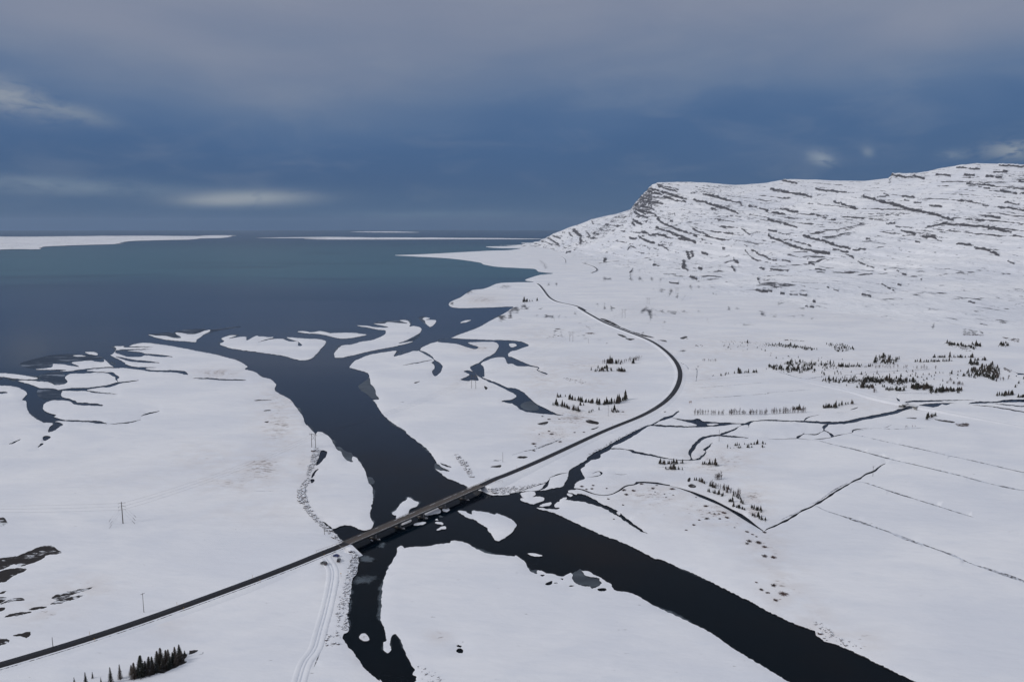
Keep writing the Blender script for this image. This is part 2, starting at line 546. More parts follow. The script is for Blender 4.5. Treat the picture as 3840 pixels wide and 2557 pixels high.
def make_asphalt():
    m, n = material('wet_asphalt')
    uv = n.new('ShaderNodeUVMap', uv_map='UVMap').outputs[0]
    u, v, _ = n.sep(uv)                      # u across (metres), v along (metres)
    p = n.pos()
    a = n.noise(p, .9, 5, .65)
    c = n.mix(a, (.012, .012, .015), (.026, .025, .029))
    lng = n.noise(n.scl(uv, (.9, .010, 1)), 1.0, 5, .6)
    mid = n.math('MULTIPLY', n.step(n.math('ABSOLUTE', u), .9, .1), n.step(n.noise(n.scl(uv, (.02, .0045, 1), (.0, .12, 0)), 1.0, 3, .5), .50, .62))
    sl = n.math('MULTIPLY', n.step(n.math('ADD', lng, n.math('MULTIPLY', mid, .3)), .64, .82), n.step(mid, 0, 1, .25, .9))
    edge = n.step(n.math('ADD', n.math('ABSOLUTE', u), n.math('MULTIPLY', n.math('SUBTRACT', n.noise(uv, .35, 4, .6), .5), 1.1)), 2.85, 3.1)
    c = n.mix(sl, c, (.42, .43, .46))
    c = n.mix(n.math('MULTIPLY', edge, .55), c, (.40, .39, .41))
    n.surface(c, n.step(a, .3, .7, .42, .7), n.bump(a, .2, .03), spec=.22)
    return m
ASPHALT = make_asphalt()
def make_deck():
    m, n = material('bridge_gravel_deck')
    uv = n.new('ShaderNodeUVMap', uv_map='UVMap').outputs[0]
    u, v, _ = n.sep(uv)
    a = n.noise(n.scl(uv, (1.2, .05, 1)), 1., 5, .65)
    b = n.noise(uv, .8, 5, .6)
    c = n.mix(n.step(a, .3, .7), (.062, .052, .047), (.125, .108, .098))
    c = n.mix(n.math('MULTIPLY', n.step(b, .6, .8), .4), c, (.2, .185, .18))
    n.surface(c, .75, n.bump(b, .3, .03), spec=.3)
    return m
DECK = make_deck()

# ================================================================ LAND AND WATER OUTLINES
# painter's order: later outlines override earlier ones.  1 snow land, 0 open water, 2 dark heath, 3 ditch
LAND = []
def lay(kind, s): LAND.append((kind, P(s)))
# mainland west of the river
lay(1, "A -3200,640 -700,655 0,655 120,680 210,672 330,678 450,690 500,712 540,710 560,690 620,690 590,655 470,630 620,625 640,612 780,600 860,590 795,585 850,570 980,560 1110,558 1150,520 1118,495 1020,445 1035,432 1070,385 1050,362 1120,360 1180,362 1220,345 1330,330 1480,345 1640,370 1800,402 1960,432 2080,462 2190,495 2250,530 2275,548 2250,570 "
       "B 0,600 50,640 130,660 165,690 185,715 170,750 190,780 260,815 320,855 370,920 420,990 450,1060 490,1100 545,1165 560,1145 600,1145 660,1180 700,1230 740,1300 775,1325 800,1370 840,1410 885,1420 885,1375 920,1380 960,1430 1000,1500 1020,1568 "
       "F 1030,40 1065,70 1075,150 1060,280 1045,350 1065,380 1080,430 1040,470 990,475 930,460 880,432 830,430 780,440 712,462 680,440 640,410 605,390 640,430 700,480 760,540 800,590 845,640 860,660 910,680 935,720 940,800 915,880 880,930 875,1010 860,1100 850,1180 840,1260 850,1330 845,1400 800,1430 805,1480 850,1540 "
       "M 860,310 900,350 940,410 990,480 1060,550 1130,605 1170,640 X 1600,2800 1780,3400 -1700,3400")
lay(1, "A -700,590 -300,600 0,606 90,612 220,628 345,652 300,664 200,662 90,652 0,640 -300,648 -700,640")
lay(1, "A 330,568 420,562 480,548 490,522 560,524 640,536 730,546 660,512 720,500 830,490 900,503 955,503 955,478 990,490 1030,520 1110,545 1000,550 850,560 720,575 640,587 550,590 610,578 480,574 370,574")
lay(1, "A 670,446 720,441 790,450 720,455")
lay(1, "A 782,415 850,413 895,425 890,443 830,436")
lay(0, "A -3200,655 -700,655 0,655 120,668 210,690 290,712 360,740 470,745 560,765 575,775 560,800 575,825 640,840 690,860 720,875 830,880 935,895 935,907 830,903 740,900 680,890 640,865 560,855 470,858 410,885 395,910 405,945 460,975 515,990 500,1008 560,1025 640,1035 780,1040 880,1042 930,1050 985,1070 890,1065 800,1055 650,1048 510,1048 580,1070 545,1100 490,1138 445,1147 455,1100 485,1068 440,1060 390,1055 320,1015 265,965 245,920 240,865 205,850 248,790 200,752 130,728 0,720 -700,715 -3200,712")
lay(0, "A 0,775 70,783 40,793 -60,793")
lay(0, "A 540,760 640,745 780,740 900,728 1000,712 1090,690 1270,672 1230,682 1110,700 1020,730 900,742 800,758 860,772 960,785 1080,797 960,793 860,785 780,770 620,768")
lay(0, "A 790,590 900,595 980,597 1040,600 1070,625 1095,645 1075,665 1085,690 1060,665 1055,645 1020,625 980,607 900,602 780,608 640,615 600,650 620,690 540,715 460,695 340,650 450,600 560,590")
lay(0, "A 920,460 1000,470 1080,480 1150,520 1220,545 1300,550 1440,556 1340,562 1400,578 1600,580 1700,590 1720,622 1600,600 1400,592 1290,578 1150,560 1060,555 1000,520 960,480")
lay(0, "A 1060,455 1140,465 1240,485 1330,492 1470,512 1330,510 1200,500 1120,478")
lay(0, "A 1080,395 1200,405 1300,415 1340,428 1440,435 1590,456 1440,455 1340,442 1295,455 1200,458 1150,450 1100,435 1060,420")
lay(0, "A 1160,361 1380,366 1380,369 1160,371")
lay(0, "A 1120,390 1360,386 1360,389 1120,403")
lay(0, "A 1770,652 1900,650 2060,660 2260,668 2200,675 2020,670 1900,662")
lay(0, "A 985,1068 1100,1064 1230,1047 1300,1028 1230,1054 1100,1072")
lay(0, "A 1300,1000 1350,974 1470,953 1350,986")
lay(0, "A 390,1195 430,1178 465,1190 440,1215 400,1222")
lay(0, "A 345,1285 370,1250 400,1248 370,1275")
lay(0, "A 85,1255 190,1211 130,1247")
lay(0, "B 600,1315 655,1330 620,1395 565,1450 550,1440 580,1370")
lay(0, "B 575,1480 540,1530 520,1568 510,1545 540,1500")
lay(0, "F 500,10 530,5 535,25 515,45 503,35")
# delta islands
lay(1, "A 1365,255 1430,262 1520,265 1590,282 1665,282 1610,240 1650,236 1720,247 1790,248 1850,230 1890,215 1928,210 1925,225 1870,255 1845,275 1805,300 1795,322 1700,315 1560,305 1450,285")
lay(1, "A 2025,345 2060,315 2035,290 2110,262 2170,262 2100,290 2200,275 2260,275 2270,305 B 0,265 30,270 70,272 110,278 155,275 150,285 80,300 20,325 70,310 150,295 240,293 300,315 380,320 390,355 425,350 380,318 300,290 290,278 360,282 440,290 560,295 637,310 635,335 600,380 550,435 510,472 430,488 360,478 250,448 130,430 0,412 -200,385")
lay(1, "B 380,226 440,222 520,232 590,222 680,240 750,238 860,236 980,248 1015,255 950,272 870,285 790,290 720,280 600,252 450,240")
lay(1, "B 720,455 722,420 760,375 800,350 880,345 960,320 1060,305 1140,275 1185,250 1190,215 1130,210 1060,195 930,172 1000,172 1100,185 1190,190 1210,182 1085,155 1180,152 1220,140 1350,150 1390,150 1320,125 1390,125 1415,155 1410,180 1450,175 1500,185 1522,205 1500,240 1440,275 1370,310 1310,335 1440,315 1380,338 1290,358 1180,380 1060,402 920,435 800,462 740,466")
lay(1, "B 1530,110 1555,95 1600,105 1560,115 1640,120 1655,130 1640,155 1610,182 1590,178 1560,150 1550,125")
lay(1, "B 1878,146 1920,125 1975,122 1930,141")
# mainland east of the river
lay(1, "K 1815,193 1900,198 2070,208 2200,225 2225,235 2280,245 2355,250 I 100,1092 210,1100 250,1125 380,1140 250,1155 120,1200 200,1217 0,1222 "
       "K 2290,322 2230,345 2165,355 2120,385 2075,405 2065,420 2100,434 2250,432 2355,428 B 2340,18 2280,60 2150,130 2050,185 1950,225 1860,255 1790,285 1700,300 1670,318 1590,340 1520,375 1500,400 1440,405 1380,425 1270,452 1290,405 1250,405 1060,435 960,470 900,500 860,550 870,560 950,580 1030,610 1045,650 1055,700 1090,750 1110,810 1130,845 1080,850 1100,880 1150,965 1200,1020 1300,1090 1370,1135 1400,1170 1480,1230 1560,1290 1620,1360 1650,1400 1665,1430 1650,1470 1670,1500 1760,1568 "
       "F 1830,25 1930,70 1990,85 2060,105 2090,120 2150,150 2250,155 2352,150 G 70,145 225,270 330,300 450,345 600,415 760,490 900,545 1050,600 1180,665 1300,730 1390,750 1500,800 1610,850 1750,910 1900,985 2050,1060 2200,1135 2352,1215 H 100,1265 250,1335 350,1370 430,1395 450,1440 520,1490 600,1510 680,1545 740,1568 X 3449,2557 3800,2720 4900,3200 6500,3300 7000,905 2600,905 2050,912 1998,923 K 2355,168 2250,172 2100,180 1950,188")
lay(1, "K 2235,155 2270,152 2420,152 2420,160 2300,160")
# channel and creeks east of the delta
lay(0, "B 1790,285 1900,293 2100,300 2352,308 C 80,318 130,335 155,355 100,375 40,398 B 2352,405 2320,425 2320,450 C 0,460 80,495 160,530 250,555 240,580 320,608 318,620 230,582 240,560 160,545 60,545 0,520 B 2310,520 2280,465 2200,465 2120,490 2065,520 2090,550 2100,630 2080,645 2200,690 2300,735 C 0,740 60,755 130,800 200,870 320,935 400,975 470,992 350,985 200,970 100,950 40,910 0,885 B 2330,885 2255,865 2300,852 2352,850 C 0,845 30,830 40,815 10,790 B 2352,785 2260,738 2180,702 2080,657 2030,625 1980,580 1970,550 1990,535 2050,510 2110,465 2180,430 2225,375 2225,345 2190,322 2100,320 1960,325 1965,340 2040,365 2020,385 1960,375 1840,338 1750,330 1670,318 1700,298")
lay(1, "C -20,335 30,338 42,355 0,370 -25,355")
lay(0, "B 1480,392 1560,415 1620,455 1640,485 1690,515 1712,545 1700,590 1665,625 1635,632 1615,590 1640,560 1635,530 1610,510 1635,490 1600,460 1540,425")
lay(0, "B 1350,533 1450,513 1600,487 1605,491 1450,521")
lay(0, "B 1880,665 1930,640 1960,620 1910,590 1950,580 2000,600 2035,640 2040,675 1980,670 1950,680")
lay(0, "B 1270,448 1300,400 1380,395 1330,420")
lay(0, "B 1640,1475 1665,1435 1710,1470 1780,1500 1700,1497")
lay(0, "B 1690,1432 1730,1440 1800,1464 1770,1466 1720,1450")
# stream joining above the bridge
lay(0, "G -20,140 80,122 200,118 300,108 380,90 450,78 480,50 510,0 C 525,1500 600,1450 680,1400 690,1380 760,1330 850,1290 910,1250 1000,1200 1100,1150 1200,1100 1280,1075 1330,1050 1400,1010 1470,990 1525,952 1532,962 1470,1010 1380,1040 1320,1070 1250,1095 1180,1140 1080,1205 1000,1245 920,1280 900,1310 820,1345 810,1385 720,1410 660,1460 635,1500 670,1568 G 620,20 585,45 570,90 600,100 530,110 520,130 600,140 680,155 780,205 850,245 960,290 1020,340 1080,385 1150,440 1245,508 1150,465 1060,410 980,350 900,310 850,275 760,245 640,215 500,200 440,212 395,240 400,265 440,270 400,282 225,268 100,240 0,200")
lay(0, "C 910,1290 1000,1298 1100,1308 1150,1325 1290,1352 1400,1375 1470,1392 1560,1398 1640,1393 1620,1340 1640,1300 1680,1240 1740,1195 1840,1172 1920,1170 1960,1175 2180,1198 2050,1195 1900,1185 1820,1190 1760,1215 1710,1255 1680,1300 1650,1350 1655,1390 1700,1390 1760,1350 1780,1320 1755,1305 1810,1270 1840,1238 1825,1275 1785,1310 1785,1340 1740,1385 1710,1400 1560,1404 1420,1390 1290,1367 1130,1340 1050,1310 900,1300")
lay(0, "C 1460,1012 1480,1015 1640,1035 1700,1020 1760,1045 1850,1055 1980,1060 2120,1065 2200,1045 2352,1032 D 200,1040 330,1040 550,1050 700,1045 850,1015 1000,985 1150,955 1200,938 1260,925 1275,915 1350,905 1440,890 1540,880 1650,880 1850,885 1700,883 1640,897 1600,892 1560,910 1490,925 1420,920 1400,910 1285,940 1180,975 1050,1005 880,1035 750,1065 560,1075 330,1055 100,1046 C 2352,1043 2240,1046 2190,1066 2170,1105 2165,1080 2100,1088 2050,1125 1940,1170 1920,1160 2040,1115 2110,1075 2000,1078 1900,1090 1700,1102 1500,1100 1250,1087 1300,1078 1450,1084 1650,1092 1700,1082 1640,1060 1560,1040")
lay(1, "C 1800,1070 1850,1066 1900,1074 1840,1084 1790,1080")
lay(1, "C 1350,1048 1470,1040 1590,1058 1620,1066 1480,1074 1370,1068")
lay(0, "D 1235,880 1310,860 1450,855 1700,851 1900,853 1700,858 1450,869 1320,873")
lay(0, "D 1840,885 1920,868 2100,865 2200,850 2600,838 2600,868 2200,874 2000,882")
lay(0, "D 1870,898 2000,903 2200,932 2400,968 2600,990 2600,998 2400,976 2200,941 2000,910")
lay(0, "D 2090,885 2352,906 2600,915 2600,924 2352,915 2180,900")
lay(0, "D 500,1110 490,1105 530,1075 560,1076 520,1120 560,1145 605,1180 580,1190 550,1150 510,1138 440,1172 330,1166 285,1200 260,1204 280,1180 345,1152 335,1162 440,1162 500,1138 510,1128")
lay(0, "D 2250,585 2290,605 2352,612 2352,622 2300,620 2290,640 2352,660 2330,655 2275,632 2295,618")
lay(0, "D 1070,842 1150,855 1190,862 1180,830 1215,858 1190,868 1120,855")
# river islands and floes that have grounded
lay(1, "N 750,730 790,700 860,610 925,570 940,543 985,560 1040,595 1075,605 1055,655 960,695 960,770 995,840 940,868 850,897 805,835 795,780 760,765")
lay(1, "N 1130,690 1200,650 1240,655 1330,685 1360,720 1340,740 1270,755 1220,768 1160,762")
for q in ("N 1375,690 1470,695 1430,724 1390,717", "N 1015,885 1060,855 1165,853 1167,872 1080,893", "N 1280,860 1330,848 1378,865 1372,888 1310,877",
          "N 1283,822 1310,810 1328,832", "N 1303,957 1360,913 1417,906 1417,932 1340,952", "G 75,188 150,175 275,172 285,205 190,235 110,215",
          "G 258,245 350,218 360,235 340,253 270,259", "G 435,197 490,172 502,190 445,207", "G 508,140 560,150 545,172 515,158", "G 525,108 590,135 585,152 530,120",
          "G 148,690 210,686 285,710 220,717", "G 78,140 130,125 205,125 215,160 120,178", "G 958,318 975,303 995,325 985,336"):
    lay(1, q)
lay(1, "N 1570,715 1650,715 1700,740 1745,755 1760,708 1850,718 1950,735 2030,760 2060,745 2130,770 2250,820 2320,885 2285,940 2230,1010 2130,1065 2075,1095 2020,1050 1990,990 1945,960 1940,925 1860,880 1800,830 1700,805 1620,755")
# land between the two river arms at the bottom
lay(1, "F 1300,640 1320,625 1350,622 1370,637 1430,628 1560,625 1660,605 1780,590 1785,575 1850,572 1920,590 1990,620 2050,660 2150,690 2352,715 G 35,708 100,750 130,790 165,850 230,875 235,845 270,850 320,870 380,880 450,900 500,880 545,862 560,880 600,862 650,848 700,855 780,890 850,935 910,970 940,1025 1000,1040 1060,1038 1150,1075 1260,1140 1400,1210 1550,1280 1700,1350 1850,1430 1950,1500 2050,1568 X 2968,2557 3300,2760 4300,3400 2050,3400 1880,2900 M 1530,720 1470,600 1480,570 1440,545 1460,500 1430,460 1380,360 1340,260 1300,190 1270,175 1245,205 1235,260 1240,330 1210,350 1175,320 1170,260 1195,240 1190,180 1170,100 1145,40 F 1145,1230 1155,1150 1150,1080 1165,980 1185,910 1200,850 1250,770 1285,700")
lay(0, "G 560,880 600,857 645,850 680,890 740,905 790,910 818,950 800,985 740,1005 700,990 620,982 570,950 552,915")
for q in ("G 785,1014 800,1008 862,1008 860,1026 810,1034", "G 255,887 270,880 298,882 290,893 270,896", "G 525,990 540,980 572,982 565,992 550,996", "G 305,970 350,942 372,940 362,968 340,978",
          "G 445,922 470,920 468,932", "G 380,957 410,952 425,958 400,963", "M 1838,288 1860,274 1888,286 1885,298 1855,296", "M 1840,328 1878,305 1912,332 1895,352 1850,346"):
    lay(0, q)
lay(1, "M 945,205 960,180 1000,172 1030,195 1040,235 1010,240 970,230")
# dark wind-bared heath, lower left
for q in ("E -200,745 0,740 130,725 260,680 340,640 440,622 490,630 525,660 565,688 520,705 440,710 400,740 340,770 250,800 180,815 120,800 50,830 0,850 -200,870",
          "E 0,860 100,835 220,833 240,850 150,890 100,920 60,955 0,965 -180,980 -160,900",
          "E 475,1110 520,1075 650,1040 760,1020 855,1006 800,1032 700,1062 640,1095 775,1079 700,1112 600,1142 520,1162 455,1164 520,1130",
          "E 0,1168 80,1125 180,1100 225,1130 120,1137", "E 0,1055 60,1043 20,1068 -60,1080", "E -60,1110 60,1100 20,1150 -60,1170", "E 45,1285 80,1258 190,1238 292,1230 200,1264 90,1277", "E 258,1218 330,1190 433,1184 370,1210",
          "E -200,1470 0,1478 85,1490 40,1532 -200,1590", "E 112,1452 200,1430 284,1415 250,1474 180,1457", "E -150,365 0,372 35,366 68,410 40,442 -150,465", "E -60,1205 45,1198 10,1230 -60,1235",
          "L 1215,560 1270,520 1330,530 1390,480 1470,490 1540,430 1600,440 1650,380 1720,370 1690,430 1720,445 1640,485 1600,500 1500,545 1440,540 1380,580 1330,570 1260,602",
          "L 1745,340 1822,332 1800,352 1740,375", "L 1825,380 1872,352 1868,368",
          "C 965,250 1030,265 1060,288 1010,276", "C 1040,290 1130,298 1080,308", "C 675,1040 720,1040 795,1062 790,1080 740,1075 690,1062", "C 235,1072 330,1055 320,1080 260,1086", "C 720,1128 780,1105 795,1108 740,1132",
          "C 800,110 850,110 940,150 1010,190 1120,232 1200,255 1310,283 1220,275 1100,240 960,185 860,145", "C 40,1385 90,1370 145,1380 110,1392",
          "B 70,952 140,946 120,957 80,958", "B 75,1058 120,1050 105,1063", "B 0,855 150,858 0,863", "B 2150,1470 2250,1455 2240,1475 2200,1478", "B 2180,1412 2255,1406 2200,1418", "B 1315,878 1340,873 1360,878 1335,881", "B 1455,695 1505,682 1470,702", "B 2095,730 2130,745 2110,762",
          "D 1525,1033 1600,1040 1660,1045 1720,1058 1700,1066 1600,1055", "D 1260,1021 1360,1020 1350,1029", "D 755,948 825,922 800,940", "D 1920,1018 2050,1035 2230,1068 2040,1042", "D 1060,1108 1100,1100 1150,1078 1100,1104",
          "G 1615,70 1655,58 1695,80 1680,92 1640,90", "G 1618,5 1640,2 1630,40 1612,35", "C 1360,305 1410,308 1425,322 1385,316", "C 1545,290 1580,272 1612,274 1575,296"):
    lay(2, q)

def world_strip(s, width, kind, taper=True):
    """a ditch or brook of given width (m) along surveyed points"""
    q = P(s)
    x, y = unproj(q[:, 0], q[:, 1])
    p = resample(np.column_stack([x, y]), max(2.0, width * 2))
    t = np.gradient(p, axis=0); t /= np.linalg.norm(t, axis=1)[:, None] + 1e-9
    nrm = np.column_stack([-t[:, 1], t[:, 0]])
    n = len(p)
    w = width * (0.5 + .35 * vnoise(np.arange(n) * .45, np.full(n, width * 3.1), int(q[0, 0]) % 97))
    if taper: w *= np.clip(np.minimum(np.arange(n) + .6, n - np.arange(n) - .4) / 4, .1, 1)
    wob = width * .35 * vnoise(np.arange(n) * .22, np.full(n, 5.5), int(q[0, 1]) % 89)
    c = p + nrm * wob[:, None]
    loop = np.vstack([c + nrm * w[:, None], (c - nrm * w[:, None])[::-1]])
    a, b = proj(loop[:, 0], loop[:, 1], 1.0)
    LAND.append((kind, np.column_stack([a, b]), 'raw'))
def catmull(p, n=6, closed=False):
    p = np.asarray(p, float)
    if closed: q = np.vstack([p[-1:], p, p[:2]])
    else: q = np.vstack([2 * p[0] - p[1], p, 2 * p[-1] - p[-2]])
    out = []
    for i in range(1, len(q) - 2):
        t = np.linspace(0, 1, n, endpoint=False)[:, None]
        a, b, c, d = q[i - 1], q[i], q[i + 1], q[i + 2]
        out.append(.5 * (2 * b + (c - a) * t + (2 * a - 5 * b + 4 * c - d) * t ** 2 + (3 * b - a - 3 * c + d) * t ** 3))
    if not closed: out.append(p[-1:])
    return np.vstack(out)
def resample(p, step, closed=False):
    c = catmull(p, 14, closed)
    if closed: c = np.vstack([c, c[:1]])
    d = np.r_[0, np.cumsum(np.linalg.norm(np.diff(c, axis=0), axis=1))]
    n = max(2, int(round(d[-1] / step)) + 1)
    s = np.linspace(0, d[-1], n)
    return np.column_stack([np.interp(s, d, c[:, k]) for k in range(c.shape[1])])

# brooks and field ditches
world_strip("G 2325,482 2200,402 2080,332 1900,240 1720,155 1600,105 1450,66", 5.2, 0)
world_strip("G 1450,66 1300,42 1160,38 1130,55", 2.8, 0, False)
world_strip("G 1130,55 1040,75 960,130 880,155 760,145 640,105 570,95", 1.7, 0, False)
world_strip("G 350,0 330,30 280,95 200,118", 2.4, 0)
world_strip("G 330,35 200,75 80,120", 1.5, 0)
world_strip("C 525,1515 440,1530 340,1568", 2.0, 0)
world_strip("C 735,1525 800,1505 820,1530 780,1548 690,1560", 1.5, 0)
world_strip("C 940,1525 990,1535 1060,1532", 1.4, 0)
world_strip("D 1085,1432 1035,1455 975,1500 900,1530 H 840,5 800,20 730,60 640,110 560,165 480,215 400,260 320,295 220,355 140,400 60,440 0,462 G 2325,478", 1.7, 0)
world_strip("H 740,40 640,90 480,195 380,245", .8, 3)
world_strip("H 360,265 250,320 120,380", .7, 3)
world_strip("H 440,250 540,305 660,345 800,390 960,445 1120,500 1260,560 1450,625 1700,715 1850,785 2050,850 2352,955 2700,1080", 2.6, 3)
world_strip("H 780,30 870,38 1000,80 1150,130 1320,185 1450,225 1650,290 1890,362", 2.0, 3)
world_strip("D 440,1222 600,1265 800,1310 950,1350 1150,1405 1350,1450 1600,1510 1820,1565 H 1900,20 2100,70 2352,120 2700,190", 2.4, 3)
world_strip("D 760,1165 900,1195 1100,1240 1400,1305 1700,1375 2000,1440 2352,1520 2700,1590", 2.0, 3)
world_strip("D 410,1218 560,1196 700,1163 770,1152 785,1130 850,1118 930,1107", 2.0, 0)
world_strip("D 0,1208 100,1211 270,1203 410,1218", 1.8, 0)
world_strip("D 780,1140 960,1115 1150,1122 1440,1112", 1.3, 3)
world_strip("D 330,1042 370,1010 470,985", 1.8, 0)
world_strip("D 600,972 720,970", 1.2, 3)
world_strip("D 0,595 100,600 330,660 500,640 700,632 1000,600 1500,575", 1.6, 3)
world_strip("C 1800,665 1950,655 2100,640 2250,625", 1.2, 3)
world_strip("C 1690,745 1800,738 2050,718 2352,692", 1.2, 3)
world_strip("C 1650,840 1800,835 1950,828 2200,808 2352,797 D 0,790 200,775 400,760", 1.2, 3)
world_strip("D 1150,795 1400,795 1520,798 1590,820", 1.5, 3)
world_strip("C 1380,370 1480,440 1530,500 1600,540 1620,580", 1.4, 3)
world_strip("C 1690,560 1700,600 1690,690", 1.4, 3)
world_strip("C 0,1360 100,1330 200,1310 260,1285 380,1240 470,1195", 2.2, 3)
world_strip("C 1340,1470 1600,1472 1680,1486", 1.2, 3)
world_strip("D 1610,345 1650,330 1720,350 1800,375", 1.5, 3)
world_strip("J 1610,1362 1680,1400 1800,1440 1900,1475", 1.6, 3)
world_strip("J 1900,1480 2050,1510 2250,1550 2352,1575", 5, 2)
world_strip("C 500,992 620,998", 1.5, 0)
world_strip("F 765,950 735,1080 700,1220 660,1380 610,1540 M 530,500", .5, 3)
world_strip("S 585,1128 635,1128", .9, 3)

# ================================================================ ROAD LINE
ROAD_PX = ("L -900,690 -300,570 0,485 400,365 E 500,1555 1000,1438 1500,1247 2000,1063 2340,949 F 160,882 343,808 500,738 709,656 800,617 N 169,1130 1000,773 1870,400 2080,300 "
           "B 2352,1530 C 100,1478 300,1395 520,1290 760,1180 960,1090 1150,1025 1300,945 1400,880 1480,800 1530,710 1548,620 1530,545 1480,470 1400,395 1300,325 1200,280 1090,240 960,190 850,145 760,95 680,50 600,0 "
           "I 690,1490 620,1450 560,1430 460,1412 390,1390 335,1350 290,1290 255,1248 232,1234")
rp = P(ROAD_PX)
ROAD_Z = np.full(len(rp), 2.4)
ROAD_Z[:12] = [2.0, 2.0, 2.0, 2.0, 2.0, 2.2, 2.4, 2.6, 2.9, 3.2, 3.5, 3.8]
ROAD_Z[12:14] = [4.1, 4.4]
ROAD_Z[14:18] = [4.6, 4.6, 4.6, 4.3]
ROAD_Z[18:21] = [3.8, 3.2, 2.7]
rx, ry = unproj(rp[:, 0], rp[:, 1], ROAD_Z)
ROAD = np.column_stack([rx, ry, ROAD_Z])
BR0, BR1 = Vector(ROAD[14]), Vector(ROAD[16])     # the two ends of the long bridge
ROADL = resample(ROAD, 4.0)
ROAD[15] = (ROAD[14] + ROAD[16]) / 2
ROADL = resample(ROAD, 4.0)
for _ in range(3):                                 # ease out survey wobble away from the bridge
    sm = ROADL.copy()
    sm[6:-6] = sum(ROADL[6 + k:len(ROADL) - 6 + k] for k in range(-6, 7)) / 13
    dbr = np.minimum(np.hypot(ROADL[:, 0] - BR0.x, ROADL[:, 1] - BR0.y), np.hypot(ROADL[:, 0] - BR1.x, ROADL[:, 1] - BR1.y))
    tb = ((ROADL[:, 0] - BR0.x) * (BR1.x - BR0.x) + (ROADL[:, 1] - BR0.y) * (BR1.y - BR0.y)) / ((BR1.x - BR0.x) ** 2 + (BR1.y - BR0.y) ** 2)
    wgt = sstep(5, 60, dbr) * ((tb < 0) | (tb > 1)) * sstep(0, 40, np.minimum(np.arange(len(ROADL)), len(ROADL) - 1 - np.arange(len(ROADL))) * 4.)
    ROADL = ROADL + (sm - ROADL) * wgt[:, None]

# ================================================================ GROUND (one sheet cut by all outlines)
def rough_loop(q, amp=1.0, raw=False):
    """smooth an outline, then give it the fine irregular edge of a real shore"""
    far = np.clip((q[:, 1].mean() - 853) / 900, .05, 1.3)
    if raw: p = q
    else:
        big = np.ptp(q[:, 0]) > 5000
        p = resample(q, max(2.2, 4.0 * far), True)[:-1]
    n = len(p)
    if raw: return p
    f = np.clip((p[:, 1] - 853) / 900, .02, 1.3)
    ox, oy = rng.uniform(0, 500, 2)
    dx = fbm(p[:, 0] * .07 + ox, p[:, 1] * .12 + oy, 5, 3, .62) * 4.4 * f * amp
    dy = fbm(p[:, 0] * .07 + oy, p[:, 1] * .12 + ox, 5, 9, .62) * 2.6 * f * amp
    p = p + np.column_stack([dx, dy])
    p[:, 1] = np.maximum(p[:, 1], 893 + 4 * vnoise(p[:, 0] * .01, p[:, 0] * 0, 2))
    return p

loops = []
for it in LAND:
    raw = len(it) > 2
    loops.append((it[0], rough_loop(it[1], 1.0, raw)))

pts, edges = [], []
for kind, p in loops:
    b = len(pts); n = len(p)
    pts += [tuple(v) for v in p]
    edges += [(b + i, b + (i + 1) % n) for i in range(n)]
gx = np.arange(-1700, 7000, 26.0)
rows = []
y = 900.0
while y < 3400:
    rows.append(y); y += 7 + (y - 900) * .011
for j, y in enumerate(rows):
    xs = gx + (13 if j % 2 else 0)
    k = (xs < 4700) | (np.arange(len(xs)) % 4 == 0)
    xs = xs[k]
    yy = y + rng.uniform(-2, 2, len(xs)); xx = xs + rng.uniform(-7, 7, len(xs))
    pts += list(zip(xx, yy))
pv = [Vector((float(a), float(b))) for a, b in pts]
ov, oe, of, _, _, _ = delaunay_2d_cdt(pv, edges, [], 0, 1e-3)
V2 = np.array([(v.x, v.y) for v in ov])
T = np.array([f for f in of if len(f) == 3], np.int32)
cen = V2[T].mean(axis=1)
def inside(poly, q):
    x, y = q[:, 0], q[:, 1]
    a = poly; b = np.roll(poly, -1, axis=0)
    res = np.zeros(len(q), bool)
    for (x0, y0), (x1, y1) in zip(a, b):
        if y0 == y1: continue
        m = (y0 > y) != (y1 > y)
        if m.any():
            res[m] ^= x[m] < (x1 - x0) * (y[m] - y0) / (y1 - y0) + x0
    return res
cls = np.zeros(len(T), np.int8)
for kind, p in loops:
    lo, hi = p.min(0), p.max(0)
    idx = np.where((cen[:, 0] >= lo[0]) & (cen[:, 0] <= hi[0]) & (cen[:, 1] >= lo[1]) & (cen[:, 1] <= hi[1]))[0]
    if len(idx) == 0: continue
    m = inside(p, cen[idx])
    sel = idx[m]
    if kind >= 2: sel = sel[cls[sel] != 0]
    cls[sel] = kind
land = cls > 0
wv = np.zeros(len(V2), bool); wv[T[~land].ravel()] = True
lv = np.zeros(len(V2), bool); lv[T[land].ravel()] = True
shore = wv & lv
X, Y = unproj(V2[:, 0], V2[:, 1], 1.0)
sidx = np.where(shore)[0]
kd = kdtree.KDTree(len(sidx))
for k, i in enumerate(sidx): kd.insert((X[i], Y[i], 0), k)
kd.balance()
dist = np.full(len(V2), 60.0)
for i in np.where(lv & ~shore)[0]:
    if Y[i] < 3000:
        dist[i] = kd.find((X[i], Y[i], 0))[2]
dist[shore] = 0
ABUT0 = BR0; ABUT1 = BR1
def ground_z(x, y):
    b = 2.5 * np.exp(-(((x - ABUT0.x + 18) / 38) ** 2 + ((y - ABUT0.y + 14) / 30) ** 2))
    n = .35 * fbm(x / 70, y / 90, 3, 21) + .8 * sstep(900, 2600, y) * fbm(x / 160, y / 260, 3, 31)
    return 1.0 + b + n
Z = ground_z(X, Y)
k = sstep(0, 7.0, dist)
Z = .45 + (Z - .45) * np.clip(k + .12, 0, 1)
Z[shore] = .42 + .15 * vnoise(X[shore] / 5, Y[shore] / 5, 4)
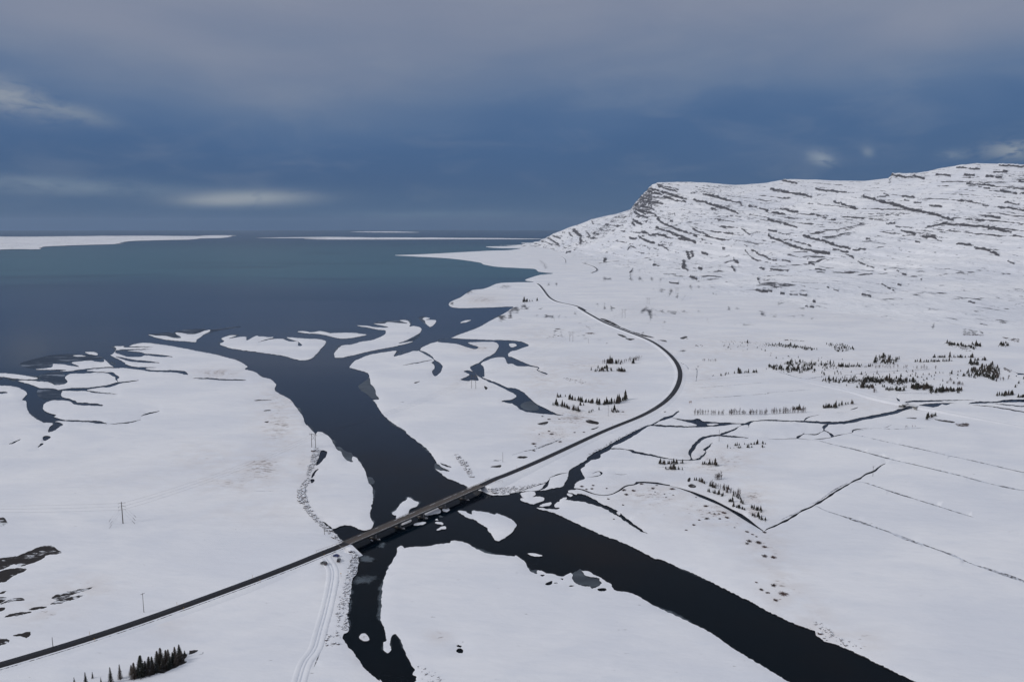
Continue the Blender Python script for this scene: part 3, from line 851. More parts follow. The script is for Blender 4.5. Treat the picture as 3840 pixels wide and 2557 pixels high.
# ditches and heath sit a little lower than the snow
dv = np.zeros(len(V2), bool); dv[T[cls == 3].ravel()] = True
nb = np.zeros(len(V2), bool); nb[T[cls != 3].ravel()] = True
Z[dv] -= .15
# dead grass showing through
grass = np.zeros(len(V2))
GR = [("S", 640, 980, 60, 70, .7), ("S", 600, 1075, 70, 40, .8), ("S", 540, 1110, 90, 30, .7), ("S", 650, 920, 70, 50, .6), ("S", 470, 1055, 90, 40, .5), ("S", 500, 858, 60, 12, .9), ("S", 700, 1075, 40, 60, .5),
      ("S", 1320, 960, 80, 30, .8), ("S", 1250, 870, 60, 50, .6), ("S", 1360, 880, 90, 40, .5), ("S", 1270, 1000, 80, 30, .7), ("S", 1100, 800, 50, 12, .8), ("S", 1110, 690, 60, 16, .8), ("S", 1230, 770, 70, 30, .5),
      ("S", 1500, 1140, 110, 40, .7), ("S", 1640, 1180, 90, 45, .7), ("S", 1760, 1260, 60, 60, .6), ("S", 1800, 1350, 55, 70, .6), ("S", 1870, 1430, 50, 50, .55), ("S", 1650, 1060, 110, 40, .7), ("S", 1730, 1160, 45, 50, .8),
      ("S", 1620, 870, 60, 60, .5), ("S", 1700, 800, 200, 40, .5), ("S", 2000, 850, 260, 50, .5), ("S", 1350, 840, 100, 25, .6), ("S", 1420, 950, 50, 20, .6), ("S", 200, 1350, 70, 30, .6), ("S", 380, 1440, 60, 25, .45), ("S", 100, 1400, 80, 40, .6),
      ("S", 1060, 880, 60, 30, .4), ("S", 1500, 790, 60, 30, .4), ("S", 2000, 930, 150, 30, .4), ("S", 830, 1480, 25, 60, .6), ("S", 1010, 1460, 25, 15, .9), ("S", 1900, 720, 300, 40, .35), ("S", 1500, 720, 200, 40, .35), ("S", 1980, 1480, 60, 40, .55),
      ("S", 1695, 1195, 35, 35, .55), ("S", 1735, 1240, 35, 35, .55), ("S", 1775, 1295, 38, 38, .55), ("S", 1825, 1360, 38, 38, .55), ("S", 1870, 1410, 36, 36, .55), ("S", 1920, 1455, 36, 32, .55), ("S", 1560, 1160, 140, 50, .45), ("S", 600, 1180, 160, 30, .35), ("S", 760, 1330, 25, 60, .3), ("S", 300, 1100, 200, 60, .18)]
for t, a, b, wa, wb, s in GR:
    kx = TILE[t][2]
    g = s * np.exp(-(((V2[:, 0] / kx - a) / wa) ** 2 + ((V2[:, 1] / kx - b) / wb) ** 2))
    grass = np.maximum(grass, g)
# rocky hummocks beyond the road
rockA = np.zeros(len(V2))
RK = [("C", 2290, 60, 60, 28), ("C", 1720, 355, 30, 14), ("C", 1735, 300, 30, 8), ("B", 2340, 90, 30, 30), ("C", 20, 40, 70, 25), ("C", 430, 10, 40, 12), ("C", 120, 20, 60, 10), ("B", 2260, 100, 60, 40), ("C", 350, 280, 80, 10), ("C", 620, 150, 50, 8),
      ("K", 2150, 360, 40, 12), ("K", 2080, 415, 18, 10), ("K", 2320, 340, 40, 10), ("I", 100, 1440, 80, 12), ("I", 20, 1460, 40, 10), ("D", 930, 120, 25, 8), ("D", 1180, 172, 35, 6), ("D", 1520, 190, 25, 6), ("D", 60, 80, 50, 20), ("D", 300, 20, 40, 10), ("C", 1560, 410, 30, 10), ("C", 1590, 280, 35, 8), ("K", 300, 148, 120, 2), ("K", 80, 115, 60, 5)]
for t, a, b, wa, wb in RK:
    tx, ty, ts = TILE[t]
    g = np.exp(-(((V2[:, 0] - tx - a * ts) / (wa * ts)) ** 2 + ((V2[:, 1] - ty - b * ts) / (wb * ts)) ** 2))
    rockA = np.maximum(rockA, g)

hz_ = np.clip(fbm(X / 80, Y / 60, 4, 121) * 2.6 - .68, 0, .9) * sstep(1150, 1600, Y) * (X > 0.02 * Y)
rockA = np.maximum(rockA, hz_)
grass = np.maximum(grass, .18 * sstep(1000, 1500, Y) * (X > .02 * Y) * np.clip(.5 + fbm(X / 300, Y / 300, 3, 131), 0, 1))

# keep the land triangles, add a dark cut bank under every shore edge
Tl = T[land]; ml = cls[land] - 1
used = np.unique(Tl); remap = np.full(len(V2), -1); remap[used] = np.arange(len(used))
gv = np.column_stack([X[used], Y[used], Z[used]])
Tl = remap[Tl]
a = gv[Tl]
nz = np.cross(a[:, 1, :2] - a[:, 0, :2], a[:, 2, :2] - a[:, 0, :2])
Tl[nz < 0] = Tl[nz < 0][:, ::-1]
e = np.vstack([Tl[:, [0, 1]], Tl[:, [1, 2]], Tl[:, [2, 0]]])
key = np.sort(e, axis=1); kk = key[:, 0].astype(np.int64) * len(used) + key[:, 1]
u, first, cnt = np.unique(kk, return_index=True, return_counts=True)
be = e[first[cnt == 1]]
nb0 = len(gv)
m = len(be)
top = gv[be].reshape(-1, 3)                       # duplicated so that the bank keeps a hard edge
bot = top.copy(); bot[:, 2] = -1.2
allv = np.vstack([gv, top, bot])
i0 = nb0 + np.arange(0, 2 * m, 2); i1 = i0 + 1; j0 = i0 + 2 * m; j1 = i1 + 2 * m
bk = np.vstack([np.column_stack([i1, i0, j0]), np.column_stack([i1, j0, j1])])
faces = np.vstack([Tl, bk]); mi = np.r_[ml, np.full(len(bk), 3)]
me = mesh_np('ground', allv, faces, (SNOW, HEATH, DITCH, BANK), mi)
for nm, arr in (('grass', grass), ('rock', rockA)):
    at = me.attributes.new(nm, 'FLOAT', 'POINT')
    at.data.foreach_set('value', np.r_[arr[used], np.zeros(4 * m)].astype(np.float32))
tag(link('ground', me), 'snow covered river plain and delta flats', 'ground', kind='structure')

# lookup of ground height for placing things
gkd = kdtree.KDTree(len(gv))
for i in range(len(gv)): gkd.insert((gv[i, 0], gv[i, 1], 0), i)
gkd.balance()
def gz(x, y):
    r = gkd.find_n((x, y, 0), 3)
    ws = [1 / (q[2] + .2) for q in r]
    return sum(w * gv[q[1], 2] for w, q in zip(ws, r)) / sum(ws)

# ================================================================ SEA
ring_r = np.r_[0, np.geomspace(60, 60000, 46)]
NA = 128
v = [(0, 0, 0)]
for r in ring_r[1:]:
    for k in range(NA):
        t = 2 * math.pi * k / NA
        v.append((r * math.cos(t), r * math.sin(t), 0))
f = []
for i in range(len(ring_r) - 2):
    for k in range(NA):
        a, b = 1 + i * NA + k, 1 + i * NA + (k + 1) % NA
        f.append((a, b + NA, b)); f.append((a, a + NA, b + NA))
for k in range(NA): f.append((0, 1 + k, 1 + (k + 1) % NA))
f = [q for q in f]
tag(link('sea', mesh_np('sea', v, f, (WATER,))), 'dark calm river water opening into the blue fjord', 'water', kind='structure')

# ================================================================ LOW FAR COASTS
def far_land(name, s, label, hmax, seed):
    q = P(s)
    x, y = unproj(q[:, 0], q[:, 1], 2.0)
    p = resample(np.column_stack([x, y]), 90.0, True)[:-1]
    nrm = np.roll(p, -1, 0) - np.roll(p, 1, 0); nrm = np.column_stack([-nrm[:, 1], nrm[:, 0]]); nrm /= np.linalg.norm(nrm, axis=1)[:, None] + 1e-9
    p = p + nrm * (fbm(p[:, 0] / 200, p[:, 1] / 200, 4, seed) * 60)[:, None]
    lo, hi = p.min(0), p.max(0)
    st = max(70.0, (hi[0] - lo[0]) / 160)
    gx_, gy_ = np.meshgrid(np.arange(lo[0], hi[0], st), np.arange(lo[1], hi[1], st * 1.2))
    g = np.column_stack([gx_.ravel(), gy_.ravel()]) + rng.uniform(-st * .3, st * .3, (gx_.size, 2))
    g = g[inside(p, g)]
    ctr = p.mean(0)
    scale = 1000.0
    allp = [Vector((float(a), float(b))) for a, b in np.vstack([p, g]) - ctr]
    n = len(p)
    ov, _, of, _, _, _ = delaunay_2d_cdt(allp, [(i, (i + 1) % n) for i in range(n)], [], 0, 1e-3)
    vv = np.array([(q.x, q.y) for q in ov]); tt = np.array([q for q in of if len(q) == 3], np.int32)
    tt = tt[inside(p, vv[tt].mean(1) + ctr)]
    wx, wy = vv[:, 0] + ctr[0], vv[:, 1] + ctr[1]
    kd2 = kdtree.KDTree(n)
    for i in range(n): kd2.insert((p[i, 0], p[i, 1], 0), i)
    kd2.balance()
    d = np.array([kd2.find((a, b, 0))[2] for a, b in zip(wx, wy)])
    z = 3.0 + sstep(0, 1200, d) * hmax * (.7 + .6 * fbm(wx / 900, wy / 1500, 4, seed)) + sstep(30, 400, d) * 5 * (1 + fbm(wx / 250, wy / 300, 3, seed + 4))
    vv3 = np.column_stack([wx, wy, z])
    a = vv3[tt]; nzz = np.cross(a[:, 1, :2] - a[:, 0, :2], a[:, 2, :2] - a[:, 0, :2]); tt[nzz < 0] = tt[nzz < 0][:, ::-1]
    e = np.vstack([tt[:, [0, 1]], tt[:, [1, 2]], tt[:, [2, 0]]]); key = np.sort(e, axis=1)
    kk = key[:, 0].astype(np.int64) * len(vv3) + key[:, 1]; _, first, cnt = np.unique(kk, return_index=True, return_counts=True)
    be = e[first[cnt == 1]]; m = len(be)
    top = vv3[be].reshape(-1, 3); bot = top.copy(); bot[:, 2] = -1
    i0 = len(vv3) + np.arange(0, 2 * m, 2); i1 = i0 + 1
    bk = np.vstack([np.column_stack([i1, i0, i0 + 2 * m]), np.column_stack([i1, i0 + 2 * m, i1 + 2 * m])])
    me = mesh_np(name, np.vstack([vv3, top, bot]), np.vstack([tt, bk]), (MOUNT, BANK), np.r_[np.zeros(len(tt)), np.ones(len(bk))])
    at = me.attributes.new('rock', 'FLOAT', 'POINT')
    rr = np.clip(fbm(wx / 350, wy / 350, 4, seed + 9) * .5, 0, .22) * sstep(.2, .9, d / 300)
    at.data.foreach_set('value', np.r_[rr, np.zeros(4 * m)].astype(np.float32))
    tag(link(name, me), label, 'coast', kind='structure')
far_land('far_coast', "K -900,100 0,108 200,108 400,106 600,105 850,105 930,106 1060,104 1030,113 930,116 880,121 700,125 580,130 540,141 420,145 280,150 190,155 165,166 0,168 -900,215", 'low snowy coast across the fjord at the left', 12, 5)
far_land('far_spit', "K 1185,114 1400,111 1550,110 1800,112.5 2100,113.5 2450,117 2450,119.5 2100,120 1700,121 1500,121 1400,118 1500,115.5", 'long thin snowy spit closing the fjord', 9, 6)
far_land('far_spit', "K 1060,102 930,103 960,105 1080,103.6", 'tiny snowy islet off the low left coast', 4, 16)
far_land('skerries', "K 1610,86 1750,84.5 1850,85 1925,88.5 1750,88.5", 'faint row of snowy skerries near the horizon', 9, 8)

# ================================================================ MOUNTAIN
def px2a(px): return (px - W0 / 2) / F / 1.015
SK = np.array([(1150, 575), (1215, 566), (1240, 556), (1270, 540), (1300, 527), (1330, 517), (1360, 505), (1390, 497), (1420, 491), (1450, 482), (1462, 466), (1480, 445), (1500, 425), (1515, 421), (1560, 418), (1620, 420), (1690, 425), (1760, 420),
               (1800, 413), (1830, 412), (1900, 415), (1985, 416), (2040, 409), (2048, 399), (2100, 398), (2130, 393), (2160, 386), (2200, 380), (2240, 374.5), (2300, 377), (2355, 379), (2500, 372), (2700, 372), (3000, 390), (3400, 420)], float)
SK_a = px2a(SK[:, 0] * 1.6306)
fx_ = lambda tab: (px2a(np.array([t[0] for t in tab]) * 1.6306), np.array([t[1] for t in tab], float))
RC = fx_([(1150, 9800), (1240, 9000), (1300, 8200), (1400, 7500), (1450, 7200), (1500, 6700), (1600, 6500), (1800, 6200), (2050, 5600), (2230, 5200), (2355, 5000), (2800, 4400), (3400, 3900)])
RF = fx_([(1150, 8900), (1240, 7600), (1300, 5200), (1400, 3900), (1500, 3150), (1700, 2250), (1900, 1800), (2100, 1620), (2355, 1500), (2800, 1350), (3400, 1200)])
MID = fx_([(1150, .10), (1300, .12), (1450, .10), (1600, .13), (1900, .17), (2355, .18), (3400, .18)])
def crest_h(a):
    yc = np.interp(a, SK_a, SK[:, 1]) * 1.6306
    dy = (H0 / 2 - yc) / F
    sl = (dy * cp - sp) / (cp + dy * sp)
    return CAM_H + sl * np.interp(a, *RC)
def mtn_base(x, y):
    a = x / np.maximum(y, 1)
    rc, rf = np.interp(a, *RC), np.interp(a, *RF)
    t = (y - rf) / (rc - rf)
    hc = crest_h(a)
    hs = sum(crest_h(a + d) for d in np.linspace(-.04, .04, 9)) / 9      # only the very top follows the broken skyline
    hc = hs + (hc - hs) * sstep(.80, .985, t)
    m = np.interp(a, *MID)
    tt = np.clip(t, 0, 1)
    s = np.clip((tt - .35) / .65, 0, 1)
    p = m * (tt / .35 * .35) + (1 - m) * (.55 * s ** 1.6 + .45 * s * s * (3 - 2 * s) )
    p = np.where(tt < 1, p, 1.0)
    h = hc * p
    b = np.clip(t - 1, 0, 1)
    h = h * (1 - .25 * b - .9 * np.clip(b - .25, 0, 1))
    return h + np.where(t < 0, t * 60, 0) - 1.0, t
NCOL_IN, NROW, NBACK = 760, 760, 50
a_in = np.linspace(px2a(1150 * 1.6306), px2a(3900), NCOL_IN)
a_out = np.linspace(px2a(3920), px2a(5300), 110)
A = np.r_[a_in, a_out]
tv = np.r_[np.linspace(-.02, 1.0, NROW), 1 + np.linspace(.004, .8, NBACK)]
AA, TT = np.meshgrid(A, tv)                       # rows x cols
rcg, rfg = np.interp(AA, *RC), np.interp(AA, *RF)
YM = rfg + (rcg - rfg) * TT
XM = AA * YM
ZM, tM = mtn_base(XM, YM)
up = sstep(.05, .5, TT)
ridge = sstep(.9, 1.0, TT) * (1 - sstep(1.0, 1.15, TT))
# spurs, gullies and hummocks
rough = 26 * up * fbm(XM / 620, YM / 620, 3, 41) + 10 * (up * .8 + .55 * sstep(0, .08, TT)) * fbm(XM / 150, YM / 150, 4, 51) + 2.2 * sstep(0, .05, TT) * fbm(XM / 34, YM / 34, 3, 61)
ZM = ZM + rough * (1 - .75 * ridge)
# faint benches all over the face from the layered lava beds
sv = ZM + .22 * XM + 12 * fbm(XM / 420, YM / 420, 4, 71)
per = 46.0
ph = sv / per - np.floor(sv / per)
benchy = np.clip(.55 + .9 * fbm(XM / 300, YM / 200, 3, 81), 0, 1.3)
ZM = ZM + up * (1 - ridge) * 15 * (sstep(.0, .72, ph) * 0 + (sstep(.62, 1.0, ph) - ph)) * np.clip(.55 + .9 * fbm(XM / 300, YM / 200, 3, 81), 0, 1.3)
PXg, PYg = proj(XM, YM, ZM)
bed_id = np.floor(sv / per)
expo = np.clip(fbm(XM / 300 + bed_id * 7.7, bed_id * 3.3 + YM / 1200, 4, 141) * 2.0 + .55, 0, 1)
rock = .95 * np.exp(-((ph - .84) / .055) ** 2) * expo * sstep(.36, .56, TT) * (1 - sstep(.995, 1.01, TT)) * benchy
dz = np.zeros_like(ZM)
BANDS = """I 1330,330 1400,350 1530,375|I 1260,370 1330,390 1420,420 1500,440 1620,470|I 1250,388 1380,425 1500,475 1600,488|I 1340,345 1440,375 1520,395|I 1400,400 1480,425 1550,450|I 1180,440 1260,462|I 1170,465 1290,492 1390,505|I 1130,510 1220,532 1310,560|I 1110,545 1200,572 1310,592|I 1120,580 1180,612 1250,632|I 1130,560 1230,600|I 1110,650 1190,688|I 1100,680 1130,700|I 1310,600 1350,640|I 1330,640 1400,690 1500,732 1600,772 1700,806|I 1190,765 1270,792 1330,782 1420,806|I 1160,800 1230,842 1310,866|I 1340,875 1440,925|I 1320,722 1450,772 1560,812 1690,862|I 1440,762 1540,800 1680,850|I 1530,820 1600,840|I 1660,735 1750,772 1815,802|I 1060,930 1090,892 1140,912|I 1640,400 1690,412|I 1750,415 1830,427 1910,450 2000,476 2110,502|I 1670,470 1760,492 1870,527 1980,557 2080,592|I 1830,545 1880,560|I 2170,522 2250,537|I 2270,547 2352,568|I 2100,722 2160,772 2210,806|I 2130,872 2190,922 2270,972 2352,1002|I 2140,932 2200,1002 2260,1027|I 340,822 430,877|I 380,802 450,822|I 570,747 630,792 632,862|I 520,772 560,806|I 685,772 725,802|I 730,662 752,692|I 605,882 570,932|I 495,952 540,946|I 1740,830 1780,845|I 1080,812 1130,830|I 1450,660 1480,668|I 2340,640 2400,660
J 130,292 270,317|J 20,372 100,387 200,402 340,427 400,442|J 430,367 560,382 720,402|J 1120,240 1250,258 1380,258 1440,272|J 850,432 910,442 980,467 1080,492 1200,522 1300,552 1440,582 1520,602 1620,632 1710,652|J 600,482 690,512 760,532 810,557|J 1340,492 1410,497|J 1480,517 1600,527|J 1230,432 1350,442|J 1250,472 1300,477|J 1820,317 1900,322 2080,337|J 1930,347 2040,362|J 2130,377 2200,392 2290,402|J 2300,402 2400,404|J 1770,472 1880,487 2030,522|J 2170,492 2310,507|J 2110,532 2240,547 2380,574|J 1990,617 2140,632|J 2020,732 2130,747 2240,762|J 2250,792 2400,806|J 1080,682 1170,687|J 1170,705 1220,720|J 1220,747 1290,767 1360,782|J 1420,802 1470,817|J 1510,812 1600,852|J 1350,847 1400,857|J 1460,712 1560,702 1650,672|J 1730,872 1890,882|J 1890,902 1990,917 2060,952 2130,982|J 2200,1032 2280,1062|J 1540,232 1680,247|J 1800,237 1900,242|J 2070,212 2200,212|J 1640,292 1670,302|J 1730,172 1950,184|J 2120,150 2352,162|J 2000,250 2150,262|J 2300,295 2400,300|J 0,652 100,677 160,692 270,722|J 0,737 80,757|J 0,792 110,847 200,882 330,922 440,947 570,967|J 200,837 300,862 400,892|J 320,802 450,832 560,867 680,907 760,917|J 775,925 900,928|J 590,920 740,945|J 710,962 790,1002|J 820,1032 900,1067 980,1087|J 30,577 160,602|J 110,547 280,582|J 390,597 540,637|J 580,645 622,652|J 20,1102 110,1112 190,1117|J 1180,1112 1220,1142 1280,1160|J 370,1042 430,1062|J 430,1097 530,1117|J 110,1327 160,1327|J 200,1332 370,1342|J 860,1337 970,1352|J 0,1302 40,1307|J 1400,1195 1430,1198|J 940,1145 970,1150|J 1190,1245 1240,1260|J 1040,1235 1110,1280 1190,1325|J 0,1010 80,1025|J 130,1022 210,1035|J 1840,1400 1940,1425|J 410,1398 450,1400|J 340,1445 440,1460|J 1000,440 1090,430|J 1060,405 1120,440|J 900,820 940,830|J 540,1270 570,1275|J 600,1290 660,1312
I 940,1332 960,1285 1010,1292|I 1020,1187 1130,1190|I 1075,1145 1110,1112|I 1440,1232 1530,1242|I 1635,1172 1700,1202|I 1580,1032 1585,1080|I 1560,1078 1620,1120|I 1290,1072 1350,1062|I 2240,1302 2352,1312|I 2250,1195 2275,1210|I 1710,1092 1750,1096|I 820,1347 900,1332|I 840,1016 870,1018|I 1610,940 1625,1000|I 1650,945 1665,975|I 2030,1002 2080,1040|I 2010,1070 2055,1135|I 2230,1480 2300,1450|I 2160,1510 2260,1500|I 2270,1100 2320,1110|I 1840,1340 1890,1355|I 990,1395 1010,1388|I 1740,950 1800,970|I 1930,915 1960,915|I 390,1452 440,1458|I 700,1185 790,1200|I 2200,1540 2300,1530"""
foot_set = set(BANDS.split('\n')[2].split('|'))
for b in BANDS.replace('\n', '|').split('|'):
    foot = b in foot_set
    q = P(b)
    main = len(q) > 3
    steep = abs(q[-1, 1] - q[0, 1]) > 1.6 * abs(q[-1, 0] - q[0, 0])
    x0, x1 = q[:, 0].min() - (6 if steep else 3), q[:, 0].max() + (6 if steep else 3)
    colsI = np.where((A > px2a(x0) - .004) & (A < px2a(x1) + .004))[0]
    if len(colsI) == 0: continue
    sl = np.s_[:, colsI[0]:colsI[-1] + 1]
    px, py = PXg[sl], PYg[sl]
    o = np.argsort(q[:, 0]) if not steep else np.arange(len(q))
    wob = 3.0 * fbm(px / 22, np.full_like(px, q[0, 1]), 4, 5)
    if steep:
        d = np.full(px.shape, 1e9)
        for i in range(len(q) - 1):
            ab = q[i + 1] - q[i]
            t = np.clip(((px - q[i, 0]) * ab[0] + (py - q[i, 1]) * ab[1]) / (ab @ ab), 0, 1)
            d = np.minimum(d, np.hypot(px - q[i, 0] - t * ab[0], py - q[i, 1] - t * ab[1]))
        msk = np.exp(-((d + wob * .6) / 7.0) ** 2)
        dyv = (px - np.interp(py, np.sort(q[:, 1]), q[np.argsort(q[:, 1]), 0]))
    else:
        yb = np.interp(px, q[o, 0], q[o, 1])
        dyv = py - yb + wob
        w = (5.0 if foot else 2.7 if main else 2.4) * (1 + .6 * fbm(px / 40, np.full_like(px, q[0, 1] * .7), 3, 15))
        endf = sstep(0, 5, px - x0) * sstep(0, 5, x1 - px)
        msk = np.exp(-np.abs(dyv / (w * 1.15)) ** 1.6) * endf * np.clip(1.15 + 1.0 * fbm(px / 16, np.full_like(px, q[0, 1]), 3, 25), .3, 1)
        # a ledge behind the line and a drop in front of it
        h = (8 if foot else (17 if main else 10) * YM[sl] / 6000) * np.clip(.7 + .9 * fbm(px / 9, np.full_like(px, q[0, 1] * .3), 3, 35), .1, 1.4)
        dz[sl] = np.maximum(dz[sl], h * np.exp(-np.clip(-dyv, 0, 99) / 9) * sstep(2.5, -2.5, dyv) * endf)
    rock[sl] = np.maximum(rock[sl], msk)
dense = np.exp(-(((PXg - P('I 1250,480')[0, 0]) / 75) ** 2 + ((PYg - P('I 1250,480')[0, 1]) / 60) ** 2))
rock = np.maximum(rock, .42 * dense)
hum = np.clip(fbm(XM / 110, YM / 55, 4, 101) * 2.6 - .50, 0, 1) * sstep(.02, .15, TT) * (1 - sstep(.5, .8, TT))
rock = np.maximum(rock, .9 * hum * np.clip(fbm(XM / 700, YM / 500, 2, 111) * 2 + .6, 0, 1))
rock = np.maximum(rock, .34 * sstep(.40, .7, TT) * (1 - sstep(.98, 1.02, TT)) * np.clip(fbm(XM / 400, YM / 260, 3, 91) + .35, 0, 1))
ZM = ZM + dz
nr, nc = ZM.shape
ii = np.arange(nr * nc).reshape(nr, nc)
quad = np.stack([ii[:-1, :-1], ii[:-1, 1:], ii[1:, 1:], ii[1:, :-1]], -1).reshape(-1, 4)
me = mesh_np('mountain', np.column_stack([XM.ravel(), YM.ravel(), ZM.ravel()]), quad, (MOUNT,))
at = me.attributes.new('rock', 'FLOAT', 'POINT')
at.data.foreach_set('value', rock.ravel().astype(np.float32))
tag(link('mountain', me), 'snowy layered mountain with dark rock bands above the plain', 'mountain', kind='structure')

_cols = A
def surf(px, py):
    """point of the ground or mountain seen at a place in the survey"""
    x, y = unproj(px, py, 1.0)
    x, y = float(x), float(y)
    if 853 + 20 < py and 0 < y < 1150: return Vector((x, y, gz(x, y)))
    dx = (px - W0 / 2) / F; dy = (H0 / 2 - py) / F
    ry_ = cp + dy * sp; rz_ = -sp + dy * cp
    ys = np.arange(900, 9800, 6.0)
    xs = dx / ry_ * ys; zs = CAM_H + rz_ / ry_ * ys
    a = xs / ys
    ci = np.clip(np.searchsorted(_cols, a), 0, nc - 1)
    t = (ys - np.interp(a, *RF)) / (np.interp(a, *RC) - np.interp(a, *RF))
    ri = np.clip(np.searchsorted(tv, t), 0, nr - 1)
    hm = np.where((t > -.02) & (a > _cols[0]), ZM[ri, ci], -9)
    hit = np.where(zs <= np.maximum(hm, 1.0))[0]
    i = hit[0] if len(hit) else len(ys) - 1
    z = max(hm[i], gz(xs[i], ys[i]) if ys[i] < 6000 else 1.0)
    return Vector((xs[i], ys[i], z))

# ================================================================ ICE SHEETS
def sheet(name, s, mat, label, z=.05, cat='ice', grp=None):
    q = rough_loop(P(s), 1.2)
    x, y = unproj(q[:, 0], q[:, 1], z)
    c = np.array([x.mean(), y.mean()])
    bm = bmesh.new()
    vs = [bm.verts.new((a - c[0], b - c[1], .04)) for a, b in zip(x, y)]
    ds = [bm.verts.new((a - c[0], b - c[1], -.08)) for a, b in zip(x, y)]
    fc = bm.faces.new(vs)
    if fc.normal.z < 0: fc.normal_flip()
    n = len(vs)
    for i in range(n):
        bm.faces.new((vs[i], ds[i], ds[(i + 1) % n], vs[(i + 1) % n]))
    bmesh.ops.recalc_face_normals(bm, faces=bm.faces)
    bmesh.ops.triangulate(bm, faces=[f for f in bm.faces if len(f.verts) > 4])
    me = bpy.data.meshes.new(name); bm.to_mesh(me); bm.free(); me.materials.append(mat)
    o = link(name, me, loc=(c[0], c[1], z))
    return tag(o, label, cat, grp)
def drift(name, s, mat, label, z=.05):
    """thin broken slush ice, densest in the middle of the patch"""
    q = rough_loop(P(s), 3.0)
    x, y = unproj(q[:, 0], q[:, 1], z); c = np.array([x.mean(), y.mean()]); n = len(x)
    V_, A_, F_ = [], [], []
    for k, w in enumerate((1.25, .95, .65, .35)):
        for a, b in zip(x, y): V_.append(((a - c[0]) * w, (b - c[1]) * w, .03)); A_.append((0, .45, .85, 1)[k])
    V_.append((0, 0, .03)); A_.append(1)
    for k in range(3):
        for i in range(n):
            a, b = k * n + i, k * n + (i + 1) % n
            F_ += [(a, b, b + n), (a, b + n, a + n)]
    for i in range(n): F_.append((3 * n + i, 3 * n + (i + 1) % n, 4 * n))
    V_ = np.array(V_); F_ = np.array(F_)
    if np.cross(V_[F_[0][1], :2] - V_[F_[0][0], :2], V_[F_[0][2], :2] - V_[F_[0][0], :2]) < 0: F_ = F_[:, ::-1]
    me = mesh_np(name, V_, F_, (DRIFT,)); at = me.attributes.new('cover', 'FLOAT', 'POINT'); at.data.foreach_set('value', np.array(A_, np.float32))
    return tag(link(name, me, loc=(c[0], c[1], z)), label, 'ice')
sheet('ice_sheet', "B 945,725 1020,670 1042,640 1060,712 1093,752 1135,848 1080,852 1000,790 970,770", ICE, 'grey ice wedge along the right bank of the wide river')
sheet('ice_sheet', "B 735,1285 775,1290 830,1330 885,1350 890,1422 840,1412 795,1370 770,1325", ICE, 'small grey ice tongue beside the snowy left bank')
sheet('ice_sheet', "B 1640,1450 1665,1433 1712,1470 1785,1502 1700,1500 1650,1485", ICE, 'grey ice sliver in the notch of the right bank')
sheet('ice_sheet', "G 556,880 600,853 645,846 685,888 740,903 792,908 822,950 802,988 740,1009 700,993 620,985 566,952 548,915", ICE, 'grey frozen pond in the snow beside the lower river')
sheet('ice_sheet', "C 75,905 110,880 170,868 215,885 248,930 230,950 150,955 100,938", ICE, 'pale cracked ice on the pond inside the road bend')
drift('drift_ice', "F 940,745 990,715 1060,735 1125,760 1080,775 980,765", ICE, 'drifting grey ice patch just below the bridge')
drift('drift_ice', "F 900,910 980,895 1090,905 1130,930 1060,960 930,985 890,960", ICE, 'broad faint ice patch in the narrow river arm')
drift('drift_ice', "N 545,1150 590,1122 630,1135 636,1165 590,1190 555,1175", ICE, 'small pale ice floe under the bridge near the first pier')
sheet('ice_sheet', "N 425,305 460,295 515,330 510,375 460,378 435,340", ICE, 'grey ice shelf on the right edge of the snowy sandbar')
drift('drift_ice', "N 1325,790 1350,780 1395,795 1375,820 1340,815", ICE, 'thin ice floe on the river below the bridge middle')
sheet('ice_sheet', "G 165,852 230,850 238,870 210,880 175,868", ICE, 'little ice lip at the snowy lower bank')
sheet('slush', "A 190,520 420,455 660,435 940,462 900,482 700,495 640,510 490,518 470,548 330,566 250,560", SLUSH, 'slushy tidal flat along the left delta front', cat='slush')
sheet('slush', "A 1365,252 1450,245 1560,238 1640,270 1665,282 1590,284 1520,268 1430,264", SLUSH, 'dark slush in the notch of the small delta island', cat='slush')
sheet('slush', "A 1600,238 1700,212 1890,204 1850,232 1790,250 1720,248", SLUSH, 'slush fringe on the sea side of the small island', cat='slush')
sheet('slush', "A 1900,215 2040,200 2130,188 2215,185 2050,212 1930,232", SLUSH, 'long slush streak running out from the small island', cat='slush')
sheet('slush', "B 1070,155 1190,130 1330,128 1390,150 1300,155 1220,142 1160,158", SLUSH, 'slush fringe on the curved delta island', cat='slush')
sheet('slush', "B 1495,100 1550,92 1560,150 1590,178 1540,150 1500,115", SLUSH, 'slush beside the round islet', cat='slush')
sheet('slush', "A 350,765 480,750 560,768 560,830 480,858 400,850 350,820", SLUSH, 'slushy bend of the left creek', cat='slush')
sheet('slush', "B 1330,330 1440,290 1500,250 1500,275 1440,312 1360,335", SLUSH, 'slush on the inner edge of the curved island', cat='slush')
sheet('slush', "A 360,650 450,605 560,595 600,650 615,690 540,712 470,695", SLUSH, 'dark slush bay behind the left island strip', cat='slush')

